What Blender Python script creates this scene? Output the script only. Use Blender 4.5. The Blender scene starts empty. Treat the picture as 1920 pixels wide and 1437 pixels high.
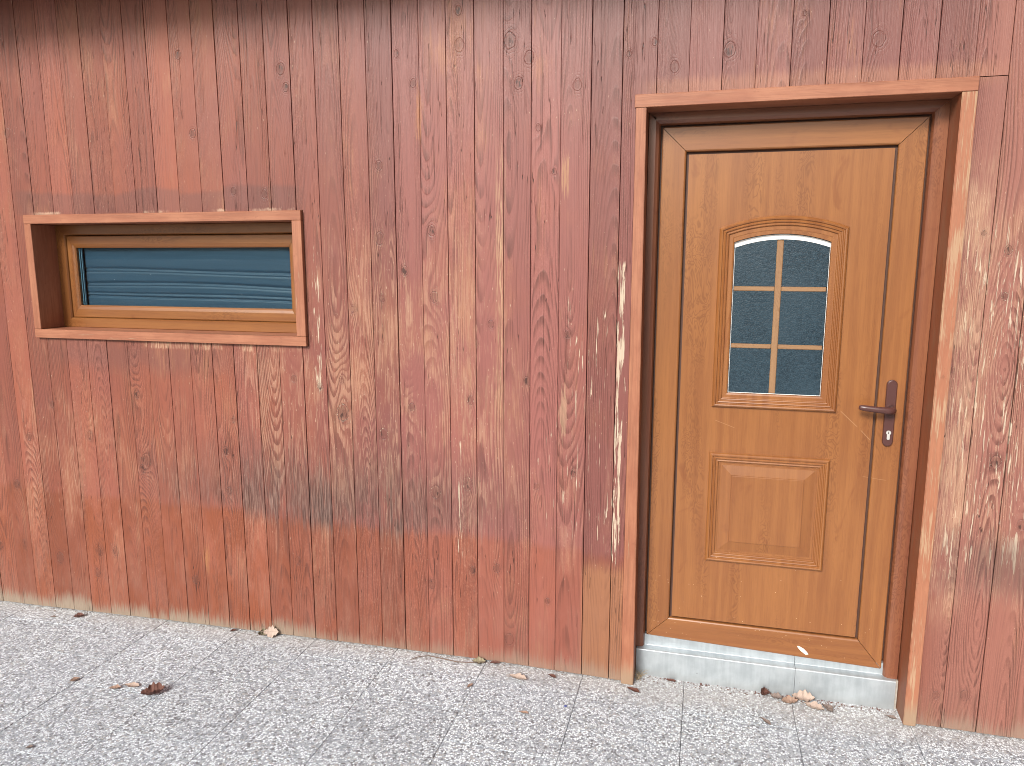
import bpy, bmesh, math, random
from mathutils import Matrix, Vector

random.seed(7)
scene = bpy.context.scene
COL = scene.collection

# ------------------------------------------------------------------ camera, sky, sun, exposure
cam_data = bpy.data.cameras.new("camera")
cam = bpy.data.objects.new("camera", cam_data)
COL.objects.link(cam)
cam_data.sensor_width = 36.0
cam_data.lens = 26.12
cam_data.clip_start = 0.05
cam_data.clip_end = 9000.0
_r = Vector((0.967697, 0.252115, 0.000637))
_d = Vector((0.04202, -0.158794, -0.986417))
_f = Vector((-0.248589, 0.95458, -0.164259))
cam.matrix_world = Matrix(((_r.x, -_d.x, -_f.x, 0.6793), (_r.y, -_d.y, -_f.y, -2.7197),
                           (_r.z, -_d.z, -_f.z, 1.6508), (0, 0, 0, 1)))
scene.camera = cam

SUN_ELEV = math.radians(32)
SUN_AZ = math.radians(-16)          # measured from -Y (behind the camera) towards -X
sun_dir = Vector((math.sin(SUN_AZ) * math.cos(SUN_ELEV), -math.cos(SUN_AZ) * math.cos(SUN_ELEV), math.sin(SUN_ELEV)))

world = bpy.data.worlds.new("World")
scene.world = world
world.use_nodes = True
wn = world.node_tree
bg = wn.nodes["Background"]
sky = wn.nodes.new("ShaderNodeTexSky")
sky.sky_type = 'NISHITA'
sky.sun_disc = False
sky.sun_elevation = SUN_ELEV
sky.sun_rotation = math.atan2(sun_dir.x, sun_dir.y)
sky.air_density = 1.0
sky.dust_density = 6.0
sky.ozone_density = 0.6
hs = wn.nodes.new("ShaderNodeHueSaturation")
hs.inputs["Saturation"].default_value = 0.60
wn.links.new(sky.outputs[0], hs.inputs["Color"])
wn.links.new(hs.outputs[0], bg.inputs[0])
bg.inputs[1].default_value = 0.058

sun_data = bpy.data.lights.new("sun", 'SUN')
sun_data.energy = 2.0
sun_data.angle = math.radians(17)
sun_data.color = (1.0, 0.985, 0.96)
sun = bpy.data.objects.new("sun", sun_data)
COL.objects.link(sun)
sun.rotation_euler = sun_dir.to_track_quat('Z', 'Y').to_euler()
sun.location = (0, -3, 8)

scene.view_settings.view_transform = 'Standard'
scene.view_settings.look = 'None'
scene.view_settings.gamma = 1.0
scene.view_settings.use_curve_mapping = False
scene.view_settings.exposure = 0.95
scene.cycles.filter_width = 0.95


# ------------------------------------------------------------------ node helper
class V:
    def __init__(self, g, s):
        self.g, self.s = g, s

    def _m(self, op, *o, clamp=False):
        return self.g.math(op, self, *o, clamp=clamp)

    def __add__(self, o): return self._m('ADD', o)
    def __radd__(self, o): return self._m('ADD', o)
    def __sub__(self, o): return self._m('SUBTRACT', o)
    def __rsub__(self, o): return self.g.math('SUBTRACT', o, self)
    def __mul__(self, o): return self._m('MULTIPLY', o)
    def __rmul__(self, o): return self._m('MULTIPLY', o)
    def __truediv__(self, o): return self._m('DIVIDE', o)
    def __neg__(self): return self._m('MULTIPLY', -1.0)


class G:
    def __init__(self, name):
        self.m = bpy.data.materials.new(name)
        self.m.use_nodes = True
        self.t = self.m.node_tree
        self.b = self.t.nodes["Principled BSDF"]
        self.out = self.t.nodes["Material Output"]

    def n(self, k):
        return self.t.nodes.new(k)

    def put(self, sock, v):
        if isinstance(v, V):
            self.t.links.new(v.s, sock)
        elif isinstance(v, tuple) and len(v) == 3 and len(getattr(sock, "default_value", (0, 0, 0))) == 4:
            sock.default_value = (*v, 1)
        else:
            sock.default_value = v

    def math(self, op, *a, clamp=False):
        n = self.n("ShaderNodeMath"); n.operation = op; n.use_clamp = clamp
        for i, x in enumerate(a):
            self.put(n.inputs[i], x)
        return V(self, n.outputs[0])

    def sstep(self, x, a, b):
        n = self.n("ShaderNodeMapRange"); n.interpolation_type = 'SMOOTHSTEP'
        self.put(n.inputs[0], x); self.put(n.inputs[1], a); self.put(n.inputs[2], b)
        return V(self, n.outputs[0])

    def band(self, x, a, b, s):            # 1 inside a..b with soft edges of width s
        return self.sstep(x, a - s, a + s) * (1.0 - self.sstep(x, b - s, b + s))

    def xyz(self, x, y, z):
        n = self.n("ShaderNodeCombineXYZ")
        for i, c in enumerate((x, y, z)):
            self.put(n.inputs[i], c)
        return V(self, n.outputs[0])

    def sep(self, v):
        n = self.n("ShaderNodeSeparateXYZ"); self.put(n.inputs[0], v)
        return [V(self, n.outputs[i]) for i in range(3)]

    def noise(self, v, scale=1.0, detail=2.0, rough=0.5, dist=0.0):
        n = self.n("ShaderNodeTexNoise"); n.noise_dimensions = '3D'
        self.put(n.inputs["Vector"], v); n.inputs["Scale"].default_value = scale
        n.inputs["Detail"].default_value = detail; n.inputs["Roughness"].default_value = rough
        n.inputs["Distortion"].default_value = dist
        return V(self, n.outputs["Fac"])

    def voro(self, v, scale=1.0, feature='F1', rnd=1.0):
        n = self.n("ShaderNodeTexVoronoi"); n.feature = feature
        self.put(n.inputs["Vector"], v); n.inputs["Scale"].default_value = scale
        n.inputs["Randomness"].default_value = rnd
        d = V(self, n.outputs["Distance"])
        c = V(self, n.outputs["Color"]) if feature == 'F1' else None
        return d, c

    def mix(self, f, a, b, mode='MIX'):
        n = self.n("ShaderNodeMix"); n.data_type = 'RGBA'; n.blend_type = mode
        self.put(n.inputs[0], f); self.put(n.inputs[6], a); self.put(n.inputs[7], b)
        return V(self, n.outputs[2])

    def mixf(self, f, a, b):
        n = self.n("ShaderNodeMix"); n.data_type = 'FLOAT'
        self.put(n.inputs[0], f); self.put(n.inputs[2], a); self.put(n.inputs[3], b)
        return V(self, n.outputs[0])

    def attr(self, name, vec=False):
        n = self.n("ShaderNodeAttribute"); n.attribute_type = 'OBJECT'; n.attribute_name = name
        return V(self, n.outputs["Vector" if vec else "Fac"])

    def obj_co(self):
        return V(self, self.n("ShaderNodeTexCoord").outputs["Object"])

    def pos(self):
        return V(self, self.n("ShaderNodeNewGeometry").outputs["Position"])

    def bump(self, h, strength, dist, normal=None):
        n = self.n("ShaderNodeBump"); n.inputs["Strength"].default_value = strength
        n.inputs["Distance"].default_value = dist
        self.put(n.inputs["Height"], h)
        if normal is not None:
            self.put(n.inputs["Normal"], normal)
        return V(self, n.outputs[0])

    def fin(self, color=None, rough=None, normal=None, spec=None, metal=None):
        I = self.b.inputs
        for k, v in (("Base Color", color), ("Roughness", rough), ("Normal", normal), ("Specular IOR Level", spec), ("Metallic", metal)):
            if v is not None:
                self.put(I[k], v)
        return self.m


# ------------------------------------------------------------------ materials
def knots_field(g, x, z, amount):
    """Up to five knots per board, read from the board's own properties."""
    infl, core, ring, halo = None, None, None, None
    wob = 0.72 + g.noise(g.xyz(x * 55.0, 7.0, z * 40.0), 1.0, 3.0, 0.6) * 0.56
    for k in ("knot_a", "knot_b", "knot_c", "knot_d", "knot_e"):
        kx, kz, kr = g.sep(g.attr(k, True))
        r = g.math('MAXIMUM', kr, 0.001)
        dx = x - kx
        dz = z - kz
        d = g.math('SQRT', dx * dx + dz * dz * 0.55)
        q = d / r * wob
        e = g.math('EXPONENT', -(g.math('SQRT', dx * dx + dz * dz * 0.10) / (r * 1.9)))
        e = e * r
        c = 1.0 - g.sstep(q, 0.55, 0.95)
        rg = g.band(q, 0.90, 1.04, 0.08) + g.band(q, 1.42, 1.50, 0.07) * 0.35 + g.band(q, 1.95, 2.02, 0.08) * 0.22
        h = 1.0 - g.sstep(q, 0.9, 2.2)
        infl = e if infl is None else infl + e
        core = c if core is None else g.math('MAXIMUM', core, c)
        ring = rg if ring is None else g.math('MAXIMUM', ring, rg)
        halo = h if halo is None else g.math('MAXIMUM', halo, h)
    return infl, core, ring, halo


def board_material(name, trim=False):
    g = G(name)
    ox, oy, oz = g.sep(g.obj_co())
    px, py, pz = g.sep(g.pos())
    seed = g.attr("seed")
    tone = g.attr("tone")
    wearb = g.attr("wear")
    horiz = g.attr("horiz")
    x = g.mixf(horiz, ox, oz)
    x = x + oy * 0.6
    z = g.mixf(horiz, oz, ox)
    s1 = g.math('FRACT', seed * 7.31)
    s2 = g.math('FRACT', seed * 13.77)
    # annual rings of a flat-sawn board
    slow = g.noise(g.xyz(x * 5.0, seed * 9.0, z * 0.9), 1.0, 2.0, 0.45)
    mid = g.noise(g.xyz(x * 26.0 + seed * 5.0, seed * 3.0, z * 2.6), 1.0, 2.0, 0.5)
    infl, core, ring, halo = knots_field(g, x, z, 1.0)
    cx = (s1 - 0.5) * 0.085
    depth = 0.012 + g.math('ABSOLUTE', g.noise(g.xyz(seed * 21.0, 1.3, z * 0.55), 1.0, 1.5, 0.4) - 0.42) * 0.36
    xx = x - cx + (slow - 0.5) * 0.035
    R = g.math('SQRT', xx * xx * 1.5 + depth * depth) + (mid - 0.5) * 0.006 + infl * 2.0
    freq = 105.0 + s2 * 85.0
    t = g.math('FRACT', R * freq)
    late = g.sstep(t, 0.30, 0.82) * (1.0 - g.sstep(t, 0.90, 1.0))
    fib = g.noise(g.xyz(x * 520.0, seed * 31.0, z * 9.0), 1.0, 3.0, 0.62)
    fib2 = g.noise(g.xyz(x * 150.0, seed * 17.0, z * 3.2), 1.0, 3.0, 0.6)
    blotch = g.noise(g.xyz(px * 3.1, seed * 4.0, pz * 2.2), 1.0, 3.0, 0.55)
    patch = g.noise(g.xyz(px * 9.0, seed * 2.0 + 4.0, pz * 4.0), 1.0, 4.0, 0.6)
    gk = g.sstep(g.noise(g.xyz(x * 12.0, seed * 3.0, z * 1.1), 1.0, 1.0, 0.5), 0.30, 0.66)   # where grain shows strongly

    # stain colours: mauve brown, brick, orange brown
    mauve = (0.216, 0.076, 0.064)
    brick = (0.247, 0.074, 0.043)
    orange = (0.205, 0.055, 0.023)
    west = 1.0 - g.sstep(px, -1.5, -0.1)
    col = g.mix(g.math('ADD', west * 0.75, (blotch - 0.5) * 1.5, clamp=True), mauve, brick)
    # the lower board ends were re-stained up to a straight line
    line = 0.536 - px * 0.018 + (g.noise(g.xyz(px * 30.0, 2.0, 0.0), 1.0, 1.0, 0.5) - 0.5) * 0.02
    low = 1.0 - g.sstep(pz - line + (s1 - 0.5) * 0.030 + (fib2 - 0.5) * 0.05, -0.024, 0.024)
    col = g.mix(low * (0.48 + 0.30 * west + 0.22 * s2), col, g.mix(g.sstep(patch, 0.35, 0.7), orange, brick))
    # darker second coat just above the window; also darker below it and towards the top
    coat = g.band(pz + (blotch - 0.5) * 0.06 + (s2 - 0.5) * 0.03, 1.835, 1.935, 0.012) * g.band(px, -2.30, -0.90, 0.05)
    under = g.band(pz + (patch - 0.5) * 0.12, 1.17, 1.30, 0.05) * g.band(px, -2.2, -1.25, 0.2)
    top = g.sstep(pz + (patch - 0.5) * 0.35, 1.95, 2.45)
    col = g.mix(coat * 0.50, col, (0.129, 0.058, 0.051))
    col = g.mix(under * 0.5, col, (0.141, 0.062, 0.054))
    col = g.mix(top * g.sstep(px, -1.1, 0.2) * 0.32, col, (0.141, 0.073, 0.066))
    east = g.sstep(px, 1.40, 1.55)
    col = g.mix(east * 0.75, col, (0.31, 0.130, 0.098))
    foot_r = g.band(px, 0.255, 0.42, 0.012) * (1.0 - g.sstep(pz - line + (fib2 - 0.5) * 0.05, -0.09, -0.02))
    col = g.mix(foot_r * 0.75, col, (0.33, 0.150, 0.072))
    over = g.band(pz + (fib2 - 0.5) * 0.05, 2.19, 2.255, 0.02) * g.band(px, 0.45, 1.52, 0.06)
    col = g.mix(over * 0.38, col, (0.40, 0.19, 0.11))
    # thin stain lets orange wood glow through in places
    thin = g.sstep(patch * 0.6 + fib2 * 0.5 + (blotch - 0.5) * 0.4, 0.60, 0.78)
    col = g.mix(thin * 0.55, col, (0.331, 0.144, 0.076))
    fzm = g.sstep(patch * 0.7 + gk * 0.35 + (s2 - 0.5) * 0.3, 0.30, 0.80)
    fuzz = g.noise(g.xyz(x * 330.0, seed * 2.0, z * 120.0), 1.0, 2.0, 0.7)
    col = g.mix(g.math('MULTIPLY', (fuzz - 0.54) * fzm * 1.0, 1.0, clamp=True), col, (0.62, 0.36, 0.26))
    col = g.mix(g.math('MULTIPLY', (0.44 - fuzz) * fzm * 2.2, 1.0, clamp=True), col, (0.060, 0.020, 0.015))
    # board to board tone
    col = g.mix(1.0, col, g.xyz(0.72 + tone * 0.5, 0.70 + tone * 0.54, 0.70 + tone * 0.54), 'MULTIPLY')
    # grain
    gs = late * (0.10 + 0.70 * gk * g.sstep(fib2, 0.30, 0.62)) + (fib - 0.5) * 0.75 + (fib2 - 0.5) * 0.55
    col = g.mix(g.math('MULTIPLY', gs, 0.78, clamp=True), col, (0.069, 0.022, 0.016))

    # --- weathering masks (fixed patches of this wall)
    centre = g.band(px, -1.16, 0.02, 0.22) * g.band(pz, 0.62, 1.42, 0.25)
    centre2 = g.band(px, -0.80, -0.18, 0.12) * g.band(pz, 0.75, 1.75, 0.25)
    right = g.sstep(px, 1.43, 1.50) * g.band(pz, 0.5, 1.85, 0.18)
    lowgen = g.band(pz, 0.50, 1.0, 0.2) * 0.35
    rain = g.math('MAXIMUM', g.math('MAXIMUM', centre, centre2), g.math('MAXIMUM', right * 1.25, lowgen)) + wearb * 0.65
    fine = g.noise(g.xyz(x * 300.0, seed * 13.0, z * 11.0), 1.0, 3.0, 0.65)
    wsig = fib * 0.42 + fine * 0.55 + fib2 * 0.22 + (0.5 - late) * 0.13 * (0.4 + gk) + (patch - 0.5) * 0.36 + (blotch - 0.5) * 0.22
    rcl = g.math('MINIMUM', rain, 1.0)
    bare = g.sstep(wsig + rcl * 0.13, 0.735, 0.845) * rcl
    col = g.mix(bare * 0.62, col, g.mix(fine, (0.315, 0.140, 0.092), (0.43, 0.275, 0.190)))
    col = g.mix(rcl * g.sstep(patch * 0.7 + blotch * 0.4, 0.46, 0.72) * 0.30, col, (0.317, 0.144, 0.083))
    # narrow strips where the stain came off along an edge
    strip = g.band(px + (fib2 - 0.5) * 0.03, -0.090, -0.060, 0.010) * g.band(pz + (fib2 - 0.5) * 0.5, 1.12, 2.0, 0.12)
    strip2 = 0.0 * g.band(px, -0.655, -0.612, 0.012) * g.band(pz + (fib2 - 0.5) * 0.3, 0.92, 1.65, 0.1) * 0.7
    strip3 = 0.0 * g.band(px, -0.545, -0.515, 0.012) * g.band(pz + (fib2 - 0.5) * 0.3, 0.92, 1.40, 0.1) * 0.6
    s_all = g.math('MAXIMUM', strip, g.math('MAXIMUM', strip2, strip3))
    col = g.mix(s_all * g.sstep(fib * 0.6 + fine * 0.5, 0.50, 0.66) * 0.8, col, (0.446, 0.288, 0.166))
    # flakes of pale bare wood beside the door and right of it
    fl = g.noise(g.xyz(px * 120.0, 3.0, pz * 6.5), 1.0, 4.0, 0.62, 0.5)
    zone = g.band(px, 0.360, 0.402, 0.012) * g.band(pz + (fl - 0.5) * 0.5, 0.53, 1.72, 0.10) * 0.80
    zone = g.math('MAXIMUM', zone, g.band(px, 0.16, 0.36, 0.03) * g.band(pz, 0.53, 1.55, 0.10) * 0.52)
    zone = g.math('MAXIMUM', zone, g.band(px, 0.03, 0.42, 0.05) * g.band(pz, 0.53, 1.15, 0.15) * 0.48)
    zone = g.math('MAXIMUM', zone, g.band(px, -0.26, -0.23, 0.008) * g.band(pz, 0.42, 1.0, 0.08) * 0.66)
    zone = g.math('MAXIMUM', zone, g.band(px, -0.865, -0.825, 0.01) * g.band(pz, 1.05, 1.75, 0.1) * 0.68)
    zone = g.math('MAXIMUM', zone, right * 0.60)
    flake = g.sstep(fl + zone * 0.50, 0.875, 0.92) * g.sstep(zone, 0.05, 0.3)
    col = g.mix(flake * 0.95, col, g.mix(fib2, (0.432, 0.317, 0.216), (0.562, 0.475, 0.374)))
    # small pale nicks everywhere
    nick = g.sstep(g.noise(g.xyz(px * 240.0, 8.0, pz * 45.0), 1.0, 2.0, 0.6) + rain * 0.04 + (patch - 0.5) * 0.10, 0.715, 0.745)
    col = g.mix(nick * 0.8, col, (0.475, 0.338, 0.238))
    peel = g.sstep(px, 1.455, 1.475) * (1.0 - g.sstep(px, 1.53, 1.60)) * g.band(pz, 0.45, 1.95, 0.15)
    col = g.mix(peel * g.sstep(fine * 0.8 + patch * 0.5, 0.50, 0.80) * 0.55, col, (0.43, 0.27, 0.175))
    # touched-up and peeled spots
    sw = (fine - 0.5) * 2.6 + (fib2 - 0.5) * 1.5
    for (sx, sz, rx, rz, cl, am) in ((-0.392, 2.185, 0.026, 0.13, (0.33, 0.135, 0.065), 0.75), (0.168, 1.945, 0.026, 0.12, (0.36, 0.19, 0.10), 0.75),
                                     (-0.446, 1.47, 0.026, 0.16, (0.40, 0.24, 0.155), 0.55), (0.170, 1.08, 0.026, 0.16, (0.40, 0.25, 0.16), 0.6),
                                     (1.705, 0.70, 0.035, 0.060, (0.50, 0.40, 0.30), 0.6), (-1.445, 0.32, 0.025, 0.10, (0.34, 0.15, 0.06), 0.6)):
        dd = g.math('SQRT', (px - sx) * (px - sx) * (1.0 / (rx * rx)) + (pz - sz) * (pz - sz) * (1.0 / (rz * rz)))
        col = g.mix(g.sstep(1.0 - dd + sw, 0.42, 0.72) * (1.0 - g.sstep(dd, 0.85, 1.1)) * am, col, cl)
    lip = g.band(pz + (fib2 - 0.5) * 0.02, 1.835, 1.853, 0.004) * g.band(px, -2.2, -0.9, 0.05) * g.sstep(patch, 0.50, 0.62)
    lip2 = g.band(pz + (fib2 - 0.5) * 0.02, 1.270, 1.300, 0.006) * g.band(px, -1.7, -0.9, 0.05) * g.sstep(patch, 0.47, 0.60)
    col = g.mix(lip * 0.5, col, (0.58, 0.42, 0.30))
    col = g.mix(lip2 * g.sstep(fine, 0.45, 0.6) * 0.7, col, (0.52, 0.34, 0.22))
    # mildew smudge above the re-stained line
    sm = g.band(px, -1.62, -0.36, 0.16) * g.sstep(pz + (patch - 0.5) * 0.25 + (blotch - 0.5) * 0.2, 0.90, 0.66) if False else \
        g.band(px, -1.62, -0.05, 0.24) * (1.0 - g.sstep(pz + (patch - 0.5) * 0.28 + (blotch - 0.5) * 0.3, 0.64, 0.98)) * g.sstep(pz - line + (s1 - 0.5) * 0.06 + (fib2 - 0.5) * 0.12, -0.05, 0.05)
    smn = g.sstep(patch * 0.75 + fib2 * 0.40 + blotch * 0.45 + (tone - 0.5) * 0.25, 0.56, 0.86)
    col = g.mix(sm * smn * (0.36 + s1 * 0.60), col, g.mix(g.sstep(fine * 0.6 + fib * 0.5, 0.48, 0.72), (0.050, 0.025, 0.021), (0.24, 0.155, 0.130)))
    splash = (1.0 - g.sstep(pz, 0.05, 0.42)) * g.sstep(patch * 0.7 + fib2 * 0.4 + blotch * 0.3, 0.58, 0.88)
    col = g.mix(splash * 0.38, col, (0.165, 0.085, 0.060))
    smr = g.sstep(px, 1.46, 1.52) * g.band(pz, 0.53, 0.72, 0.06) * smn
    col = g.mix(smr * 0.55, col, (0.078, 0.045, 0.042))
    # bleached board ends just above the paving
    gz = g.noise(g.xyz(px * 14.0, 5.0, seed), 1.0, 2.0, 0.6) * 0.07 + (1.0 - g.sstep(px, -2.0, -0.6)) * 0.012 - 0.036
    endw = 1.0 - g.sstep(pz - gz + (fib2 - 0.5) * 0.17 + (s2 - 0.5) * 0.045 - (1.0 - g.sstep(px, -2.6, -0.5)) * -0.03, 0.0, 0.075)
    col = g.mix(endw * (0.55 + 0.40 * west), col, g.mix(fib2, (0.162, 0.111, 0.075), (0.346, 0.295, 0.230)))
    # knots
    rr = g.noise(g.xyz(x * 160.0, seed, z * 130.0), 1.0, 2.0, 0.6)
    rk = g.noise(g.xyz(x * 70.0, seed * 3.0, z * 22.0), 1.0, 2.0, 0.6)
    bold = g.sstep(g.noise(g.xyz(px * 6.0, 9.0, pz * 4.0), 1.0, 1.0, 0.5), 0.46, 0.62)
    col = g.mix(halo * 0.14, col, (0.102, 0.036, 0.027))
    col = g.mix(core * (0.05 + rr * 0.25 + bold * 0.25), col, (0.084, 0.036, 0.026))
    col = g.mix(core * g.sstep(rk, 0.56, 0.62) * 0.75, col, (0.030, 0.012, 0.010))
    col = g.mix(ring * g.sstep(rr, 0.38, 0.62) * (0.45 + bold * 0.5), col, (0.030, 0.012, 0.010))
    col = g.mix(ring * g.sstep(rr, 0.58, 0.70) * rain * 0.8, col, (0.504, 0.374, 0.274))
    # drying cracks
    ck = g.noise(g.xyz(x * 95.0, seed * 11.0, z * 1.6), 1.0, 1.0, 0.4)
    crack = g.band(ck, 0.4965, 0.5035, 0.0022) * g.sstep(g.noise(g.xyz(x * 20.0, seed * 6.0, z * 2.0), 1.0, 1.0, 0.5), 0.50, 0.58)
    col = g.mix(crack * 0.85, col, (0.027, 0.010, 0.007))
    h = late * 0.35 * gk + fib * 0.45 + fib2 * 0.5 + fuzz * fzm * 0.5 - crack * 1.2 - core * 0.25 - ring * 0.7 - flake * 0.5 - bare * 0.25
    nrm = g.bump(h, 0.7, 0.0018)
    rough = 0.43 + bare * 0.3 + flake * 0.3 + (fib2 - 0.5) * 0.25
    return g.fin(col, rough, nrm, 0.42)


def trim_material(name, base, base2, worn):
    g = G(name)
    ox, oy, oz = g.sep(g.obj_co())
    px, py, pz = g.sep(g.pos())
    seed = g.attr("seed")
    wearb = g.attr("wear")
    horiz = g.attr("horiz")
    x = g.mixf(horiz, ox, oz) + oy * 0.8
    z = g.mixf(horiz, oz, ox)
    fib = g.noise(g.xyz(x * 480.0, seed * 31.0, z * 10.0), 1.0, 3.0, 0.62)
    fib2 = g.noise(g.xyz(x * 130.0, seed * 17.0, z * 3.5), 1.0, 3.0, 0.6)
    patch = g.noise(g.xyz(x * 14.0, seed * 2.0, z * 5.0), 1.0, 4.0, 0.6)
    dirt = g.noise(g.xyz(x * 60.0, seed * 5.0, z * 40.0), 1.0, 4.0, 0.65)
    col = g.mix(g.sstep(patch, 0.3, 0.7), base, base2)
    col = g.mix(g.math('MULTIPLY', (fib2 - 0.42) * 1.5 + (fib - 0.5) * 1.4, 0.9, clamp=True), col, (base[0] * 0.42, base[1] * 0.36, base[2] * 0.34))
    col = g.mix(g.sstep(dirt, 0.62, 0.72) * 0.35, col, (base[0] * 0.4, base[1] * 0.35, base[2] * 0.35))
    bare = g.sstep(fib * 0.5 + fib2 * 0.6 + (patch - 0.5) * 0.8 + wearb * 0.32, 0.79, 0.94) * worn
    col = g.mix(bare * 0.62, col, g.mix(fib, (0.360, 0.202, 0.108), (0.533, 0.418, 0.274)))
    # greyed foot of upright boards
    foot = (1.0 - g.sstep(pz + (fib2 - 0.5) * 0.1, 0.03, 0.12)) * worn
    col = g.mix(foot * 0.75, col, (0.288, 0.216, 0.144))
    nrm = g.bump(fib * 0.5 + fib2 * 0.6 - bare * 0.4, 0.45, 0.0014)
    return g.fin(col, 0.52 + bare * 0.25, nrm, 0.4)


def oak_foil(name, light, dark, speckle=True):
    g = G(name)
    ox, oy, oz = g.sep(g.obj_co())
    px, py, pz = g.sep(g.pos())
    seed = g.attr("seed")
    horiz = g.attr("horiz")
    x = g.mixf(horiz, ox, oz)
    z = g.mixf(horiz, oz, ox)
    fib = g.noise(g.xyz(x * 420.0, seed * 31.0, z * 14.0), 1.0, 3.0, 0.6)
    streak = g.noise(g.xyz(x * 45.0, seed * 7.0, z * 1.3), 1.0, 3.0, 0.55)
    slow = g.noise(g.xyz(x * 9.0, seed * 3.0, z * 2.2), 1.0, 3.0, 0.55)
    flame = g.noise(g.xyz(x * 16.0 + seed, seed, z * 6.5), 1.0, 3.0, 0.6, 0.6)
    rings = g.math('FRACT', flame * 15.0 + x * 10.0)
    figure = g.band(rings, 0.38, 0.66, 0.22) * g.sstep(g.noise(g.xyz(x * 11.0, seed * 2.0, z * 1.4), 1.0, 2.0, 0.5), 0.50, 0.64)
    swirl = g.sstep(g.noise(g.xyz(x * 10.0, seed * 5.0 + 2.0, z * 5.0), 1.0, 3.0, 0.6, 1.2), 0.60, 0.74)
    col = g.mix(g.sstep(streak * 0.7 + slow * 0.5, 0.42, 0.78), light, dark)
    col = g.mix(figure * (1.0 - g.attr("smooth_foil")) * 0.72, col, (dark[0] * 0.66, dark[1] * 0.60, dark[2] * 0.55))
    col = g.mix(swirl * 0.45, col, (dark[0] * 0.78, dark[1] * 0.62, dark[2] * 0.62))
    col = g.mix(g.math('MULTIPLY', (fib - 0.47) * (1.0 - g.attr("smooth_foil") * 0.8), 1.0, clamp=True), col, (dark[0] * 0.5, dark[1] * 0.45, dark[2] * 0.42))
    if speckle:
        d, c = g.voro(g.xyz(px * 1.0, 0.0, pz * 1.25), 62.0)
        cr, cg_, cb = g.sep(c)
        dens = g.sstep(pz, 0.75, 0.22)if False else 1.0 - g.sstep(pz, 0.20, 0.72)
        dot = (1.0 - g.sstep(d, 0.05, 0.11)) * g.sstep(cr + dens * 0.30, 1.03, 1.06)
        col = g.mix(dot * 0.9, col, (0.74, 0.55, 0.36))
        for (ax, az, bx, bz, w) in ((1.164, 1.112, 1.222, 1.058, 0.0012), (1.236, 1.045, 1.268, 1.012, 0.0012), (0.73, 1.055, 0.80, 1.03, 0.0009), (1.255, 0.875, 1.33, 0.868, 0.0008)):
            L = math.hypot(bx - ax, bz - az); ux, uz = (bx - ax) / L, (bz - az) / L
            a = (px - ax) * ux + (pz - az) * uz
            b = g.math('ABSOLUTE', (px - ax) * (-uz) + (pz - az) * ux)
            sc = g.band(a, 0.0, L, 0.004) * (1.0 - g.sstep(b, w * 0.6, w * 1.6))
            col = g.mix(sc * 0.18, col, (0.70, 0.48, 0.28))
    nrm = g.bump((fib * 0.5 + streak * 0.2) * (1.0 - g.attr("smooth_foil") * 0.9), 0.12, 0.0008)
    g.b.inputs["Coat Weight"].default_value = 0.25
    g.b.inputs["Coat Roughness"].default_value = 0.16
    return g.fin(col, 0.33 + (slow - 0.5) * 0.14, nrm, 0.5)


def plain(name, col, rough=0.5, spec=0.4, metal=0.0, var=0.15, scale=40.0, bump=0.05):
    g = G(name)
    co = g.obj_co()
    nz = g.noise(co, scale, 3.0, 0.6)
    lo = tuple(c * (1 - var) for c in col); hi = tuple(min(1, c * (1 + var)) for c in col)
    return g.fin(g.mix(nz, lo, hi), g.math('ADD', (nz - 0.5) * 0.15, rough), g.bump(nz, bump, 0.001), spec, metal)


def terrazzo():
    g = G("exposed_aggregate")
    px, py, pz = g.sep(g.pos())
    seed = g.attr("seed")
    wv = g.noise(g.xyz(px, py, 0.0), 95.0, 2.0, 0.5)
    v = g.xyz(px + (wv - 0.5) * 0.006 + seed * 3.0, py + (wv - 0.5) * 0.006, seed)
    d, c = g.voro(v, 128.0)
    cr, cg_, cb = g.sep(c)
    d2, c2 = g.voro(v, 250.0)
    c2r, c2g, c2b = g.sep(c2)
    edge, _ = g.voro(v, 128.0, 'DISTANCE_TO_EDGE')
    big = g.noise(g.xyz(px, py, 0.0), 2.6, 4.0, 0.6)
    chip = g.mix(g.sstep(cr, 0.16, 0.50), (0.38, 0.425, 0.475), (0.88, 0.96, 1.0))
    chip = g.mix(g.sstep(cr, 0.86, 0.90) * 0.8, chip, (0.34, 0.33, 0.31))
    chip = g.mix(g.sstep(cg_, 0.84, 0.92), chip, (0.16, 0.162, 0.17))
    bed = g.mix(c2r, (0.13, 0.145, 0.165), (0.48, 0.53, 0.575))
    inside = g.sstep(edge, 0.05, 0.15)
    col = g.mix(inside, bed, chip)
    col = g.mix(g.sstep(big, 0.35, 0.7) * 0.22, col, (0.34, 0.385, 0.455))
    # tile by tile shade and dirt swept against the wall
    col = g.mix(1.0, col, g.xyz(0.93 + seed * 0.09, 0.93 + seed * 0.09, 0.935 + seed * 0.09), 'MULTIPLY')
    near = g.sstep(py + (big - 0.5) * 0.2, -0.16, 0.02)
    col = g.mix(near * 0.35, col, (0.50, 0.43, 0.37))
    nrm = g.bump(inside * 0.7 + cr * 0.4 + c2r * 0.2, 0.5, 0.0016)
    return g.fin(col, 0.62, nrm, 0.35)


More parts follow.
